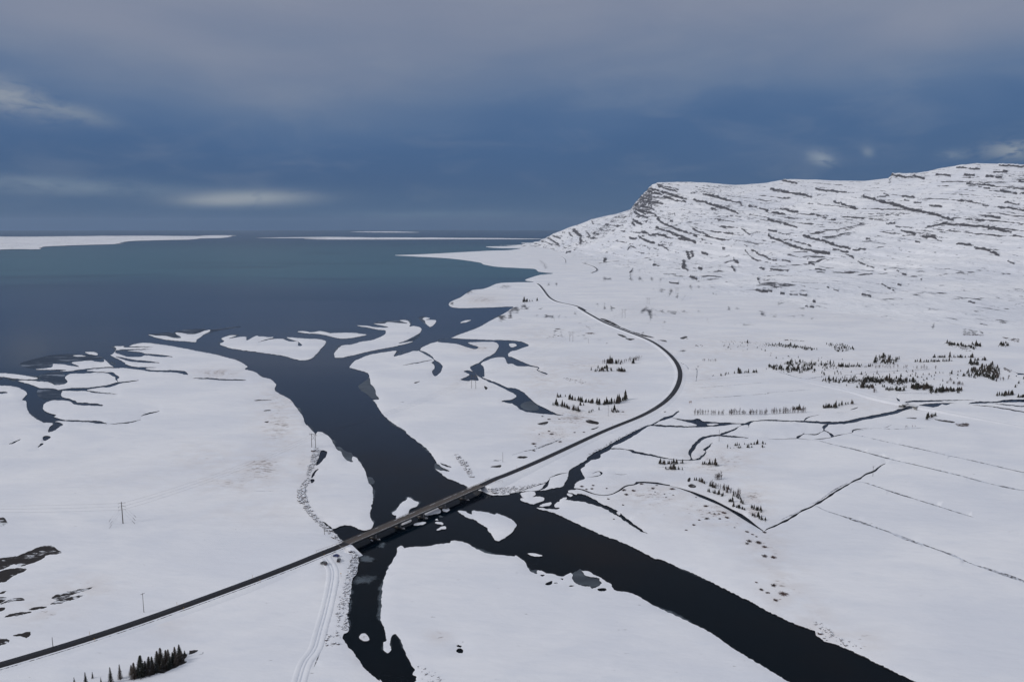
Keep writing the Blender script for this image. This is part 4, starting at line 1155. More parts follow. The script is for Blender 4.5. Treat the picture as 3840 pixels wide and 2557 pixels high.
# broken ice and slush that clings to the shores
FV, FA, FF2, nf = [], [], [], 0
for it, (kind, p) in zip(LAND, loops):
    if kind > 1 or len(it) > 2 or len(p) < 40: continue
    q = p[(p[:, 1] > 1180)]
    x, y = unproj(p[:, 0], p[:, 1], .5)
    ok = (p[:, 1] > 1180) & (p[:, 1] < 2700) & (p[:, 0] > -300) & (p[:, 0] < 4100)
    if ok.sum() < 10: continue
    w2 = np.column_stack([x, y]); nx_ = np.roll(w2, -3, 0) - np.roll(w2, 3, 0); nx_ /= np.linalg.norm(nx_, axis=1)[:, None] + 1e-6
    area = np.sum(x * np.roll(y, -1) - np.roll(x, -1) * y)
    out = np.column_stack([nx_[:, 1], -nx_[:, 0]]) * (1 if area > 0 else -1) * (1 if kind == 1 else -1)
    sc_ = np.clip(y / 500, .8, 3.5)
    wd = np.clip(fbm(x / 26, y / 26, 4, 151) * 1.5 - .05, 0, 1) * 4.2 * sc_
    if kind == 0: wd = wd * .35
    n = len(x)
    i0 = np.arange(n)
    V_ = np.vstack([np.column_stack([x - out[:, 0] * .6, y - out[:, 1] * .6, np.full(n, .07)]), np.column_stack([x + out[:, 0] * wd * .5, y + out[:, 1] * wd * .5, np.full(n, .07)]), np.column_stack([x + out[:, 0] * wd, y + out[:, 1] * wd, np.full(n, .07)])])
    A_ = np.r_[np.full(n, 1.), np.full(n, .75), np.zeros(n)]
    i1 = (i0 + 1) % n
    keep = ok & ok[i1] & (wd > .3) & (np.linalg.norm(w2[i1] - w2, axis=1) < 25)
    a, b = i0[keep], i1[keep]
    for k in (0, 1):
        FF2.append(np.vstack([np.column_stack([a + k * n, b + k * n, b + (k + 1) * n]), np.column_stack([a + k * n, b + (k + 1) * n, a + (k + 1) * n])]) + nf)
    FV.append(V_); FA.append(A_); nf += len(V_)
FV = np.vstack(FV); FF2 = np.vstack(FF2)
a = FV[FF2]; nn = np.cross(a[:, 1, :2] - a[:, 0, :2], a[:, 2, :2] - a[:, 0, :2]); FF2[nn < 0] = FF2[nn < 0][:, ::-1]
me = mesh_np('shore_ice', FV, FF2, (DRIFT,)); at = me.attributes.new('cover', 'FLOAT', 'POINT'); at.data.foreach_set('value', np.concatenate(FA).astype(np.float32))
tag(link('shore_ice', me), 'broken grey ice and slush clinging to the river and delta shores', 'ice', kind='stuff')

# ================================================================ ROADS
def ribbon(name, line, sections, mats, label, cat, parent=None, uvw=True, kind='structure', skip=None):
    """sections: list of (offset, dz or ('g', depth)), mats per strip"""
    n = len(line)
    t = np.gradient(line[:, :2], axis=0); t /= np.linalg.norm(t, axis=1)[:, None] + 1e-9
    nr_ = np.column_stack([t[:, 1], -t[:, 0]])
    s = np.r_[0, np.cumsum(np.linalg.norm(np.diff(line[:, :2], axis=0), axis=1))]
    V, UV = [], []
    for i in range(n):
        for off, d in sections:
            o = off(line[i, 2]) if callable(off) else off
            V.append((line[i, 0] + nr_[i, 0] * o, line[i, 1] + nr_[i, 1] * o, line[i, 2] + d if not isinstance(d, tuple) else d[1]))
            UV.append((o, s[i]))
    k = len(sections)
    Fc, Mi = [], []
    for i in range(n - 1):
        if skip is not None and skip[i]: continue
        for j in range(k - 1):
            a = i * k + j
            Fc.append((a, a + 1, a + k + 1, a + k)); Mi.append(mats[1][j])
    me = mesh_np(name, V, Fc, mats[0], Mi)
    uv = me.uv_layers.new(name='UVMap')
    li = np.zeros(len(me.loops), np.int32); me.loops.foreach_get('vertex_index', li)
    uv.data.foreach_set('uv', np.array(UV, np.float32)[li].ravel())
    return tag(link(name, me, parent), label, cat, kind=kind)
bd = (BR1 - BR0); BL = bd.to_2d().length; bdir = bd.to_2d().normalized()
along = (ROADL[:, 0] - BR0.x) * bdir.x + (ROADL[:, 1] - BR0.y) * bdir.y
lateral = np.abs(-(ROADL[:, 0] - BR0.x) * bdir.y + (ROADL[:, 1] - BR0.y) * bdir.x)
on_br = (along > 1) & (along < BL - 1) & (lateral < 12)
segs, cur = [], []
for i in range(len(ROADL)):
    if on_br[i]:
        if len(cur) > 1: segs.append(np.array(cur))
        cur = []
    else: cur.append(ROADL[i])
segs.append(np.array(cur))
slope_l = lambda z: -(4.9 + 2.2 * max(z - .4, .3)); slope_r = lambda z: 4.9 + 2.2 * max(z - .4, .3)
for i, sg in enumerate(segs):
    end = Vector((BR0.x, BR0.y, BR0.z)) if i == 0 else Vector((BR1.x, BR1.y, BR1.z))
    sg = np.vstack([sg, [tuple(end)]]) if i == 0 else np.vstack([[tuple(end)], sg])
    nm = 'approach' if i == 0 else 'bend'
    ribbon('road', sg + np.array([0, 0, .05]), [(-3.15, -.06), (-3.1, 0.), (0, .05), (3.1, 0.), (3.15, -.06)], ((ASPHALT,), [0, 0, 0, 0]),
           'wet black road running up to the bridge from the lower left' if i == 0 else 'black road beyond the bridge curving round the wide bend', 'road')
    ribbon('road_embankment', sg, [(slope_l, ('g', .15)), (-4.6, -.10), (-3.6, .02), (-2.9, -.06), (2.9, -.06), (3.6, .03), (4.35, -.02), (4.45, -.16), (4.75, -.16), (4.9, -.08), (slope_r, ('g', .15))],
           ((SNOWB, DITCH), [0, 0, 0, 0, 0, 0, 1, 1, 0, 0] if i == 0 else [0] * 10),
           'snowy road embankment left of the bridge' if i == 0 else 'snowy embankment of the curving road', 'embankment')
far = [("I 645,1050 690,1062 740,1078 770,1095 782,1110 770,1125 738,1136", 'short dark curve of road below the mountain', 7.0), ("I 430,988 465,995 485,1012 493,1030 493,1044", 'thin far road line on the snowy slope', 3.0), ("I 0,947 100,965 200,984", 'faint straight road at the foot of the headland', 3.0)]
for s, lb, w in far:
    q = P(s); ln = np.array([tuple(surf(a, b)) for a, b in q]); ln = resample(ln, 25)
    ln[:, 2] += 2.2
    ribbon('far_road', ln, [(-w, -3.5), (-w / 2, 0), (w / 2, 0), (w, -3.5)], ((ASPHALT, SNOWB), [1, 0, 1]), lb, 'road')
# snow covered track with wheel ruts along the bank
tq = P("F 640,770 690,840 705,900 690,1000 650,1180 590,1400 540,1568 M 450,450 390,640 330,900")
tx, ty = unproj(tq[:, 0], tq[:, 1], 1.2)
tl = resample(np.column_stack([tx, ty]), 3.0)
tl = np.column_stack([tl, [gz(a, b) + .10 for a, b in tl]])
ker = np.ones(9) / 9
tl[4:-4, 2] = np.convolve(tl[:, 2], ker, 'valid')
RUT = make_simple('packed_snow', (.60, .63, .70), (.70, .72, .78), .4, .6)
ribbon('track', tl, [(-4.2, -.6), (-3.3, .06), (-2.4, .05), (-1.0, .05), (-.85, -.04), (-.55, -.04), (-.4, .05), (.5, .05), (.65, -.04), (.95, -.04), (1.1, .05), (2.4, .05), (3.2, .07), (4.2, -.6)], ((SNOWB, RUT), [0, 0, 0, 1, 1, 1, 0, 1, 1, 1, 0, 0, 0]), 'snowed-over track with wheel ruts along the river bank', 'track')
q = P("D 0,600 200,650 500,720 800,790 1000,850 1270,905"); tx, ty = unproj(q[:, 0], q[:, 1], 1.2); tl = resample(np.column_stack([tx, ty]), 6.0)
tl = np.column_stack([tl, np.linspace(1.6, 3.6, len(tl))])
ribbon('side_road', tl, [(-8, -3.5), (-3.2, 0), (-3.0, -.12), (3.0, -.12), (3.2, 0), (8, -3.5)], ((SNOWB,), [0] * 5), 'snow covered side road leading down to the small bridge', 'road')
q = P("D 1330,925 1500,945 1700,985 1950,1030 2200,1075 2500,1130"); tx, ty = unproj(q[:, 0], q[:, 1], 1.2); tl = resample(np.column_stack([tx, ty]), 6.0)
tl = np.column_stack([tl, np.linspace(3.6, 1.6, len(tl))])
ribbon('side_road', tl, [(-8, -3.5), (-3.2, 0), (-3.0, -.12), (3.0, -.12), (3.2, 0), (8, -3.5)], ((SNOWB,), [0] * 5), 'snow covered side road running right from the small bridge', 'road')

# line-of-sight lookup on the finished ground
surf_table = surf
bpy.context.view_layer.update()
_dg = bpy.context.evaluated_depsgraph_get()
def seen(px, py):
    """surface actually met by the line of sight through a survey point"""
    d = Vector(((px - W0 / 2) / F, cp + (H0 / 2 - py) / F * sp, -sp + (H0 / 2 - py) / F * cp)).normalized()
    ok, loc, *_ = scene.ray_cast(_dg, Vector((0, 0, CAM_H)), d, distance=20000)
    return loc if ok else surf_table(px, py)
def drop(x, y):
    ok, loc, *_ = scene.ray_cast(_dg, Vector((x, y, 60)), Vector((0, 0, -1)), distance=100)
    return loc.z if ok else gz(x, y)
surf = seen

# ================================================================ LONG BRIDGE
yaw = math.atan2(bdir.y, bdir.x)
DZ = BR0.z                                               # deck level
br = empty('bridge', (BR0.x, BR0.y, 0), yaw)
tag(br, 'long narrow brown-decked bridge on five piers across the river', 'bridge')
HW = 3.1
def uv_box(name, mat, parent, x0, x1, w, z):
    nx = 60
    V, UVs, Fc = [], [], []
    for i in range(nx + 1):
        x = x0 + (x1 - x0) * i / nx
        for y in (-w, 0, w):
            V.append((x, y, z + (.04 if y == 0 else 0))); UVs.append((y, x))
    for i in range(nx):
        for j in range(2):
            a = i * 3 + j; Fc.append((a, a + 3, a + 4, a + 1))
    me = mesh_np(name, V, Fc, (mat,))
    uv = me.uv_layers.new(name='UVMap')
    li = np.zeros(len(me.loops), np.int32); me.loops.foreach_get('vertex_index', li)
    uv.data.foreach_set('uv', np.array(UVs, np.float32)[li].ravel())
    return link(name, me, parent)
uv_box('roadway', DECK, br, -.3, BL + .3, HW - .35, DZ + .05)
MB().box((BL / 2, 0, DZ - .18), (BL + .6, HW * 2 - .1, .40)).build('deck_slab', CONCRETE, br)
for s in (-1, 1):
    MB().box((BL / 2, s * 1.9, DZ - .95), (BL, .35, 1.15)).build('girder', GIRDER, br)
    MB().box((BL / 2, s * (HW - .12), DZ + .06), (BL + .8, .42, .34)).build('kerb', CONCRETE, br)
    # snow line lodged against the kerb
    mb = MB()
    nseg = 46
    for i in range(nseg):
        if s > 0 and random.random() < .6: continue
        w = .14 + .12 * random.random()
        x = (i + .5) * BL / nseg
        mb.box((x, s * (HW - .42 - w / 2), DZ + .10), (BL / nseg * random.uniform(.8, 1.0), w, .10 + .05 * random.random()))
    o = mb.build('snow_line', SNOWB, br); o['kind'] = 'stuff'
    rail = MB().bar((-6, s * (HW - .05), DZ + .95), (BL + 6, s * (HW - .05), DZ + .95), .06).bar((-6, s * (HW - .05), DZ + .62), (BL + 6, s * (HW - .05), DZ + .62), .05)
    rail = rail.build('guard_rail', RUST, br)
    pm = MB().box((0, 0, .45), (.12, .10, .95)).mesh('rail_post', RUST)
    npst = int(BL / 3)
    for i in range(-2, npst + 3):
        link('rail_post', pm, rail, (i * BL / npst, s * (HW - .05), DZ + .05))
    # flared rail ends
    for x0, d in ((-6, -1), (BL + 6, 1)):
        mb = MB()
        p0 = Vector((x0, s * (HW - .05), DZ + .9))
        for k in range(4):
            p1 = p0 + Vector((d * 3.2, s * (.25 + .42 * k), -.16 * k))
            mb.bar(p0, p1, .07)
            mb.bar(p1, p1 - Vector((0, 0, 1.6)), .05)
            p0 = p1
        mb.build('rail_end', RUST, br)
# piers: wall shaft, cap beam and a pointed ice-breaking footing that reaches upstream
PIER_PX = P("N 478,1075 800,930 1115,790 1400,672 1690,555")
Rm = Matrix.Rotation(-yaw, 2)
for k, (a, b) in enumerate(PIER_PX):
    x, y = unproj(a, b, 1.2)
    loc = Rm @ Vector((float(x) - BR0.x, float(y) - BR0.y))
    px_ = BL * (k + 1) / 6.0
    pr = link('pier', MB().prism([(-.55, -2.4), (.55, -2.4), (.55, 2.2), (0, 2.8), (-.55, 2.2)], .6, DZ - 1.75).mesh('pier', CONCRETE), br, (px_, 0, 0))
    MB().box((0, 0, DZ - 1.62), (1.5, 5.4, .34)).build('cap_beam', CONCRETE, pr)
    MB().prism([(-1.0, -4.4), (0, -6.4), (1.0, -4.4), (1.0, 3.6), (0, 5.0), (-1.0, 3.6)], -2.0, .62).build('footing', GIRDER, pr)
    mb = MB()
    mb.prism([(-.95, -4.4), (0, -6.3), (.95, -4.4), (.75, -4.3), (0, -5.7), (-.75, -4.3)], .62, .78)
    o = mb.build('snow_cap', SNOWB, pr)
for x, d in ((0, -1), (BL, 1)):
    ab = MB().box((d * .8, 0, DZ / 2 - 1.0), (1.6, 6.3, DZ + .9)).build('abutment', CONCRETE, br, (x, 0, 0))
    for s in (-1, 1):
        MB().prism([(d * .2, s * 3.1), (d * 4.5, s * 6.3), (d * 4.9, s * 5.9), (d * .7, s * 2.8)][::(1 if d * s > 0 else -1)], -1.2, DZ - 1.0).build('wing_wall', CONCRETE, ab)
# snow banks closing the road ends behind the abutments
for nm, x, d, lb in (('snow_bank', -2, -1, 'snowy approach cone at the near end of the bridge'), ('snow_bank', BL + 2, 1, 'snowy approach cone at the far end of the bridge')):
    c = Vector((BR0.x, BR0.y, 0)) + Vector((bdir.x, bdir.y, 0)) * x
    ring = [(DZ - .35, 3.4), (DZ * .6, 5.4), (.2, 8.0), (-1.0, 9.0)]
    v, f = [(0, 0, DZ - .3)], []
    n = 24
    for z, r in ring:
        for i in range(n):
            t = 2 * math.pi * i / n
            rr = r * (1 + .12 * math.sin(3 * t + r))
            ex = math.cos(t) * rr
            if d * ex < 0: ex *= .22                           # steep on the river side
            ex = ex * -d * -1
            v.append((ex, math.sin(t) * rr, z))
    for i in range(n): f.append((0, 1 + i, 1 + (i + 1) % n))
    for k in range(len(ring) - 1):
        for i in range(n):
            a, b = 1 + k * n + i, 1 + k * n + (i + 1) % n
            f.append((a, a + n, b + n)); f.append((a, b + n, b))
    o = link(nm, mesh_np(nm, v, f, (SNOWB,)), loc=c + Vector((d * 3.0 * bdir.x, d * 3.0 * bdir.y, 0)))
    o.rotation_euler = (0, 0, yaw)
    tag(o, lb, 'snow bank', kind='structure')

# ================================================================ SMALL CONCRETE BRIDGE
c0 = surf(*P("D 1262,930")[0]); c1 = surf(*P("D 1345,920")[0])
sb = empty('small_bridge', ((c0.x + c1.x) / 2, (c0.y + c1.y) / 2, 0), math.radians(-52))
tag(sb, 'small grey concrete bridge over the stream below the conifers', 'bridge')
MB().box((0, 0, 3.55), (15, 6.4, .5)).build('deck', CONCRETE, sb)
MB().box((0, 0, 3.88), (15.4, 5.6, .16)).build('snow_cover', SNOWB, sb)
for s in (-1, 1):
    MB().box((s * 6.6, 0, 1.3), (1.2, 6.0, 4.0)).build('abutment', CONCRETE, sb)
    MB().box((0, s * 3.15, 3.95), (15, .3, .5)).build('parapet', CONCRETE, sb)
    for t in (-1, 1):
        MB().prism([(s * 6.4, t * 3.0), (s * 10.0, t * 5.2), (s * 10.2, t * 4.8), (s * 6.9, t * 2.7)][::(1 if s * t > 0 else -1)], -.5, 2.9).build('wing_wall', CONCRETE, sb)

# ================================================================ POWER LINES
def px_per_m(y): return F / (y * cp)
def pylon(tile, a, b, h, label, yaw_=0.):
    tx, ty, ts = TILE[tile]
    p = surf(tx + a * ts, ty + b * ts)
    hm = min(20., max(11., h * ts / px_per_m(p.y) / .97))
    e = empty('pylon', (p.x, p.y, p.z - .3), yaw_)
    tag(e, label, 'pylon', 'wooden two-legged pylons')
    w = hm * .17
    for s in (-1, 1):
        MB().bar((s * w, 0, 0), (s * w * .96, 0, hm), .26, .19, 8).build('pole', WOOD, e)
    arm = MB().box((0, 0, hm - .7), (w * 4.0, .24, .28)).build('crossarm', WOOD, e)
    mb = MB()
    mb.bar((-w, 0, hm * .50), (w, 0, hm - 1.2), .09).bar((w, 0, hm * .50), (-w, 0, hm - 1.2), .09)
    mb.build('brace', WOOD, e)
    for s in (-1, 0, 1):
        mb = MB()
        for q in range(5): mb.bar((s * w * 1.85, 0, hm - .95 - q * .24), (s * w * 1.85, 0, hm - 1.10 - q * .24), .13, .07, 8)
        mb.build('insulator', GLASS, arm)
    return e, hm, w
HP = [("B", 530, 1292, 135, 'tall wooden pylon on the rock-armoured bank left of the river'), ("B", 2000, 752, 125, 'wooden pylon beside the little dark pools right of the river'),
      ("C", 545, 318, 88, 'wooden pylon on the low snowy rise inside the road bend'), ("C", 1025, 105, 82, 'wooden pylon just beyond the road where it straightens'),
      ("I", 1250, 1422, 56, 'wooden pylon first uphill of the road on the white slope'), ("I", 1515, 1330, 62, 'wooden pylon midway up the white slope between rock outcrops'),
      ("I", 1747, 1208, 60, 'wooden pylon high on the slope beside a rocky knoll'), ("I", 1908, 1102, 58, 'wooden pylon at the foot of the mountain face')]
pyl = []
pw = [surf(TILE[t][0] + a * TILE[t][2], TILE[t][1] + b * TILE[t][2]) for t, a, b, h, l in HP]
for i, (t, a, b, h, l) in enumerate(HP):
    d = (pw[min(i + 1, len(pw) - 1)] - pw[max(i - 1, 0)])
    pyl.append((pylon(t, a, b, h, l, math.atan2(d.y, d.x) - math.pi / 2), math.atan2(d.y, d.x) - math.pi / 2))
for t, a, b, h, l in [("I", 2008, 1040, 32, 'small far pylon under the rock steps at the mountain foot'), ("I", 1690, 1058, 30, 'small far pylon left of the rocky knoll'), ("I", 1310, 1050, 26, 'small far pylon near a dark outcrop on the lower slope'),
                      ("I", 1070, 1048, 36, 'small far pylon between the far road curve and the cliffs'), ("I", 788, 1018, 28, 'smallest far pylon above the far road curve')]:
    pylon(t, a, b, h, l, .9)
def cable(p0, p1, sag, label, r=.035):
    p0, p1 = Vector(p0), Vector(p1)
    n = 24; mb = MB()
    pts_ = [p0.lerp(p1, i / n) - Vector((0, 0, sag * 4 * (i / n) * (1 - i / n))) for i in range(n + 1)]
    v, f = [], []
    d = (p1 - p0).normalized(); u = Vector((-d.y, d.x, 0)).normalized(); w = Vector((0, 0, 1))
    for q in pts_:
        q = q - p0
        v += [q + u * r, q + w * r - u * r * .5, q - w * r - u * r * .5]
    for i in range(n):
        for k in range(3):
            a, b = i * 3 + k, i * 3 + (k + 1) % 3
            f.append((a, b, b + 3, a + 3))
    mb.add(v, f)
    o = mb.build('power_cable', CABLE, None, p0)
    tag(o, label, 'cable', 'sagging power cables')
spans = ['across the wide river', 'over the pools right of the river', 'over the road bend', 'uphill beyond the road', 'over the white slope', 'between the upper outcrops', 'up to the mountain foot']
for i in range(len(pyl) - 1):
    (e0, h0, w0), y0 = pyl[i]; (e1, h1, w1), y1 = pyl[i + 1]
    for s in (-1, 0, 1):
        a = e0.location + Vector((math.cos(y0) * s * w0 * 1.85, math.sin(y0) * s * w0 * 1.85, h0 - 2.1))
        b = e1.location + Vector((math.cos(y1) * s * w1 * 1.85, math.sin(y1) * s * w1 * 1.85, h1 - 2.1))
        cable(a, b, (b - a).length * .018, ('left', 'middle', 'right')[s + 1] + ' power cable strung between pylons ' + spans[i])

# angle pole with three pairs of arms, lower left
p = surf(*P("E 1130,421")[0])
hm = 15.5
ap = empty('angle_pole', (p.x, p.y, p.z - .3)); tag(ap, 'thick dark angle pole with three pairs of arms on the left snowfield', 'utility pole')
MB().bar((0, 0, 0), (-.1, 0, hm), .33, .22, 8).build('pole', WOOD, ap)
(e1, h1, w1), y1 = pyl[0]
wires = []
for k in range(3):
    z = hm - .9 - 2.35 * k
    for s, ang in ((-1, math.radians(188)), (1, math.radians(38))):
        d = Vector((math.cos(ang), math.sin(ang), 0))
        q = Vector((0, 0, z)) + d * 2.1
        a_ = MB().bar((0, 0, z), q, .11, .09).build('arm', WOOD, ap)
        mb = MB().bar(q, q - Vector((0, 0, .9)) + d * .15, .09, .06).build('insulator', GLASS, ap)
        wires.append((k, s, ap.location + q))
for k, s, w in wires:
    lv_ = ('top', 'middle', 'lowest')[k]
    if s < 0: cable(w, w + Vector((-260, 12, 1)), 4.0, lv_ + ' cable leading left from the angle pole')
    else:
        t = k - 1
        b = e1.location + Vector((math.cos(y1) * t * w1 * 1.85, math.sin(y1) * t * w1 * 1.85, h1 - 2.1))
        cable(w, b, (b - w).length * .018, lv_ + ' cable leading from the angle pole to the bank pylon')
# guy anchors with sleeve guards
for side, lst in (('left', ["E 1000,406 1021,380", "E 1007,435 1027,408", "E 1002,467 1022,440"]), ('right', ["E 1250,363 1228,346", "E 1246,392 1222,373", "E 1241,424 1219,404"])):
    for k, s in enumerate(lst):
        q = P(s); b = surf(*q[0]); t = (ap.location + Vector((0, 0, hm - 1.5 - 2.3 * k)) - b); d = t.normalized()
        e = empty('guy_anchor', b); tag(e, ('back', 'middle', 'front')[k] + ' guy wire guard in the snow ' + side + ' of the angle pole', 'guy anchor', 'guy wire guards of the angle pole')
        MB().bar((0, 0, -.2), d * 3.0, .10, .09).build('guard_sleeve', WOOD, e)
        MB().bar(d * 2.9, t, .022, n=4).build('guy_wire', CABLE, e)

# single poles
def pole(s, h, label, arm=True, yaw_=.6):
    q = P(s)[0]; ts = TILE[s.split()[0]][2]
    p = surf(*q)
    hm = min(13., max(5., h * ts / px_per_m(p.y) / .93))
    e = empty('utility_pole', (p.x, p.y, p.z - .2), yaw_); tag(e, label, 'utility pole', 'single wooden poles')
    MB().bar((0, 0, 0), (-.06, 0, hm), .16, .11, 8).build('pole', WOOD, e)
    if arm:
        a = MB().box((0, .0, hm - .45), (2.0, .14, .16)).build('crossarm', WOOD, e)
        for s_ in (-.9, 0, .9): MB().bar((s_, 0, hm - .38), (s_, 0, hm - .08), .06, .04).build('insulator', GLASS, a)
pole("E 1322,1237", 190, 'single wooden pole standing by the road at the lower left', True, .9)
pole("O 690,610", 215, 'bare wooden pole on the rock-armoured bank near the bridge', False)
pole("B 2268,1427", 95, 'thin pole on the snow beyond the far end of the bridge', False)
pole("C 884,1005", 100, 'wooden pole below the conifer rows inside the road bend', True, .3)
pole("C 1902,1237", 106, 'wooden pole beside the looping dark stream', True, 1.0)
pole("C 388,140", 45, 'small pole on the slope left of the road', False)
pole("C 703,337", 45, 'small pole on the low rise right of the inner pylon', False)
pole("D 963,1556", 95, 'wooden pole with crossarm beside the field ditch', True, .4)
pole("S 122,1488", 26, 'short pole beside the near road at the bottom left', False)

# road posts
def road_at(i, off):
    a, b = ROADL[max(i - 1, 0)], ROADL[min(i + 1, len(ROADL) - 1)]
    t = (b - a)[:2]; t /= np.linalg.norm(t)
    return Vector((ROADL[i][0] + t[1] * off, ROADL[i][1] - t[0] * off, ROADL[i][2] - .15))
post_m = MB().bar((0, 0, 0), (0, 0, 1.5), .07, .06, 6).mesh('post', YELLOW)
cap_m = MB().bar((0, 0, 1.5), (0, 0, 1.72), .075, .07, 6).mesh('reflector', WOOD)
for i in range(8, min(300, len(ROADL)), 11):
    if on_br[i]: continue
    for off, sd in ((-4.0, 'left'), (4.0, 'right')):
        e = empty('road_post', road_at(i, off))
        tag(e, 'marker post on the ' + ('far' if sd == 'left' else 'near') + ' edge of the ' + ('road before the bridge' if along[i] < 0 and i < 100 else 'road past the bridge'), 'road post',
            'marker posts on the ' + sd + ' edge, ' + ('near' if along[i] < 0 and i < 100 else 'far') + ' road')
        link('post', post_m, e); link('reflector', cap_m, e)
# snow poles near the cars and small signs
p = surf(*P("O 1052,1540")[0]); e = empty('marker_post', p); tag(e, 'yellow marker post on the bank below the parked cars', 'marker')
MB().bar((0, 0, 0), (0, 0, 2.0), .05, n=6).build('post', WOOD, e); MB().box((0, 0, 1.95), (.5, .06, .5)).build('plate', YELLOW, e)
p = surf(*P("C 1638,888")[0]); e = empty('road_sign', p, .3); tag(e, 'small pale sign board with an orange frame in the snow right of the road bend', 'sign')
SIGN = make_simple('sign_board', (.62, .55, .50), (.72, .66, .62), 2, .6)
ORANGE = make_simple('orange_frame', (.5, .2, .06), (.6, .27, .09), 3, .6)
for s in (-1.2, 1.2): MB().box((s, 0, .9), (.14, .14, 2.2)).build('post', WOOD, e)
MB().box((0, -.05, 1.9), (3.2, .08, 1.6)).build('board', SIGN, e)
mb = MB()
for dx_, dz_, w_, h_ in ((0, .84, 3.4, .14), (0, -.84, 3.4, .14), (-1.66, 0, .14, 1.8), (1.66, 0, .14, 1.8)): mb.box((dx_, -.1, 1.9 + dz_), (w_, .10, h_))
mb.build('frame', ORANGE, e)

# ================================================================ VEHICLES
def car(a, b, paint, label, L=4.4, Wd=1.8, H=1.55, suv=False):
    """a front, b rear of the car as seen on the ground"""
    q = P(a)[0]; r = P(b)[0]
    f_, r_ = seen(*q), seen(*r)
    c = (f_ + r_) / 2
    e = empty('parked_car', (c.x, c.y, drop(c.x, c.y) + .03), math.atan2(f_.y - r_.y, f_.x - r_.x))
    tag(e, label, 'car', 'cars parked beside the bridge')
    hl, hw = L / 2, Wd / 2
    z0 = .34 if suv else .28
    if suv: prof = [(-hl, .55, .80), (-hl + .05, 1.0, .95), (-hl + .25, H - .12, .80), (-hl + .55, H, .76), (.35, H, .76), (.75, H - .12, .76), (1.25, 1.08, .92), (hl - .25, .95, .93), (hl, .72, .82)]
    else: prof = [(-hl, .55, .78), (-hl + .05, .92, .92), (-hl + .45, 1.02, .92), (-hl + .95, H - .08, .74), (-hl + 1.5, H, .72), (.15, H - .02, .73), (.55, H - .12, .74), (1.15, .98, .92), (hl - .3, .82, .90), (hl, .62, .78)]
    v, f = [], []
    for x, zt, wk in prof:
        zb = z0 + (.12 if abs(x) > hl - .3 else 0)
        zm = min(zt, .92)
        wb = .95 if abs(x) < hl - .2 else .82
        row = [(x, -hw * wb * .93, zb), (x, -hw * wb, (zb + zm) / 2), (x, -hw * min(wb, .97), zm), (x, -hw * wk * (.98 if zt > 1.1 else .97), zt - .02), (x, 0, zt + .02)]
        row += [(x_, -y_, z_) for x_, y_, z_ in row[:-1]][::-1]
        v += row
    n = 9
    for i in range(len(prof) - 1):
        for k in range(n - 1):
            a_, b_ = i * n + k, i * n + k + 1
            f.append((a_, b_, b_ + n, a_ + n))
        f.append((i * n + n - 1, i * n, (i + 1) * n, (i + 1) * n + n - 1))
    f.append(tuple(range(n))[::-1]); f.append(tuple((len(prof) - 1) * n + k for k in range(n)))
    mb = MB().add(v, f)
    body = mb.build('body', paint, e)
    bv = body.modifiers.new('bevel', 'BEVEL'); bv.width = .05; bv.segments = 2
    gl = lambda nm, pts_: MB().add(pts_, [tuple(range(len(pts_)))]).build(nm, GLASS, e)
    if suv:
        gl('windscreen', [(1.22, -.72, 1.13), (1.22, .72, 1.13), (.80, .62, H - .11), (.80, -.62, H - .11)])
        gl('rear_window', [(-hl + .09, .70, 1.02), (-hl + .09, -.70, 1.02), (-hl + .21, -.62, H - .18), (-hl + .21, .62, H - .18)])
        xs0, xs1, xt0, xt1 = -hl + .4, 1.05, -hl + .5, .66
    else:
        gl('windscreen', [(1.12, -.70, 1.03), (1.12, .70, 1.03), (.59, .60, H - .10), (.59, -.60, H - .10)])
        gl('rear_window', [(-hl + .48, .68, 1.06), (-hl + .48, -.68, 1.06), (-hl + .92, -.58, H - .08), (-hl + .92, .58, H - .08)])
        xs0, xs1, xt0, xt1 = -hl + .75, .98, -hl + 1.15, .45
    for s in (-1, 1):
        for u0, u1 in ((0, .46), (.52, 1)):
            lerp = lambda p_, q_, t_: p_ + (q_ - p_) * t_
            yb, yt = s * (hw * .97 + .012), s * (hw * .80 + .012)
            pts_ = [(lerp(xs0, xs1, u0), yb, .97), (lerp(xs0, xs1, u1), yb, .97), (lerp(xt0, xt1, u1), yt, H - .16), (lerp(xt0, xt1, u0), yt, H - .16)]
            gl('side_window', pts_ if s < 0 else pts_[::-1])
        for x in (-hl + .8, hl - .85):
            R = .35 if suv else .31
            w_ = MB().bar((x, s * (hw - .20), R), (x, s * (hw + .02), R), R, n=16).build('wheel', RUBBER, e)
            MB().bar((x, s * (hw), R), (x, s * (hw + .035), R), R * .6, n=12).build('rim', STEEL, w_)
        MB().box((hl - .06, s * hw * .66, .70), (.12, .34, .16)).build('headlight', LAMP, e)
        MB().box((-hl + .03, s * hw * .76, .86), (.10, .22, .26)).build('tail_light', TAIL, e)
        MB().box((.92 if not suv else 1.0, s * (hw + .10), 1.02), (.16, .18, .13)).build('mirror', paint, e)
    MB().box((hl - .02, 0, .42), (.14, Wd * .8, .2)).build('bumper', RUBBER, e)
    MB().box((-hl + .01, 0, .44), (.14, Wd * .8, .2)).build('bumper', RUBBER, e)
    return e
car("O 885,1085", "O 1005,1105", make_car_paint('blue_paint', (.012, .03, .16)), 'small blue hatchback parked nearest the bridge', 4.0, 1.72, 1.5)
car("O 1020,1150", "O 985,1235", make_car_paint('black_paint', (.025, .026, .03)), 'black estate parked behind the blue car with a person at its door', 4.4, 1.82, 1.62, True)
car("O 605,1245", "O 742,1290", make_car_paint('grey_paint', (.075, .078, .082)), 'dark grey off-road car parked a little apart on the snow', 4.6, 1.9, 1.78, True)

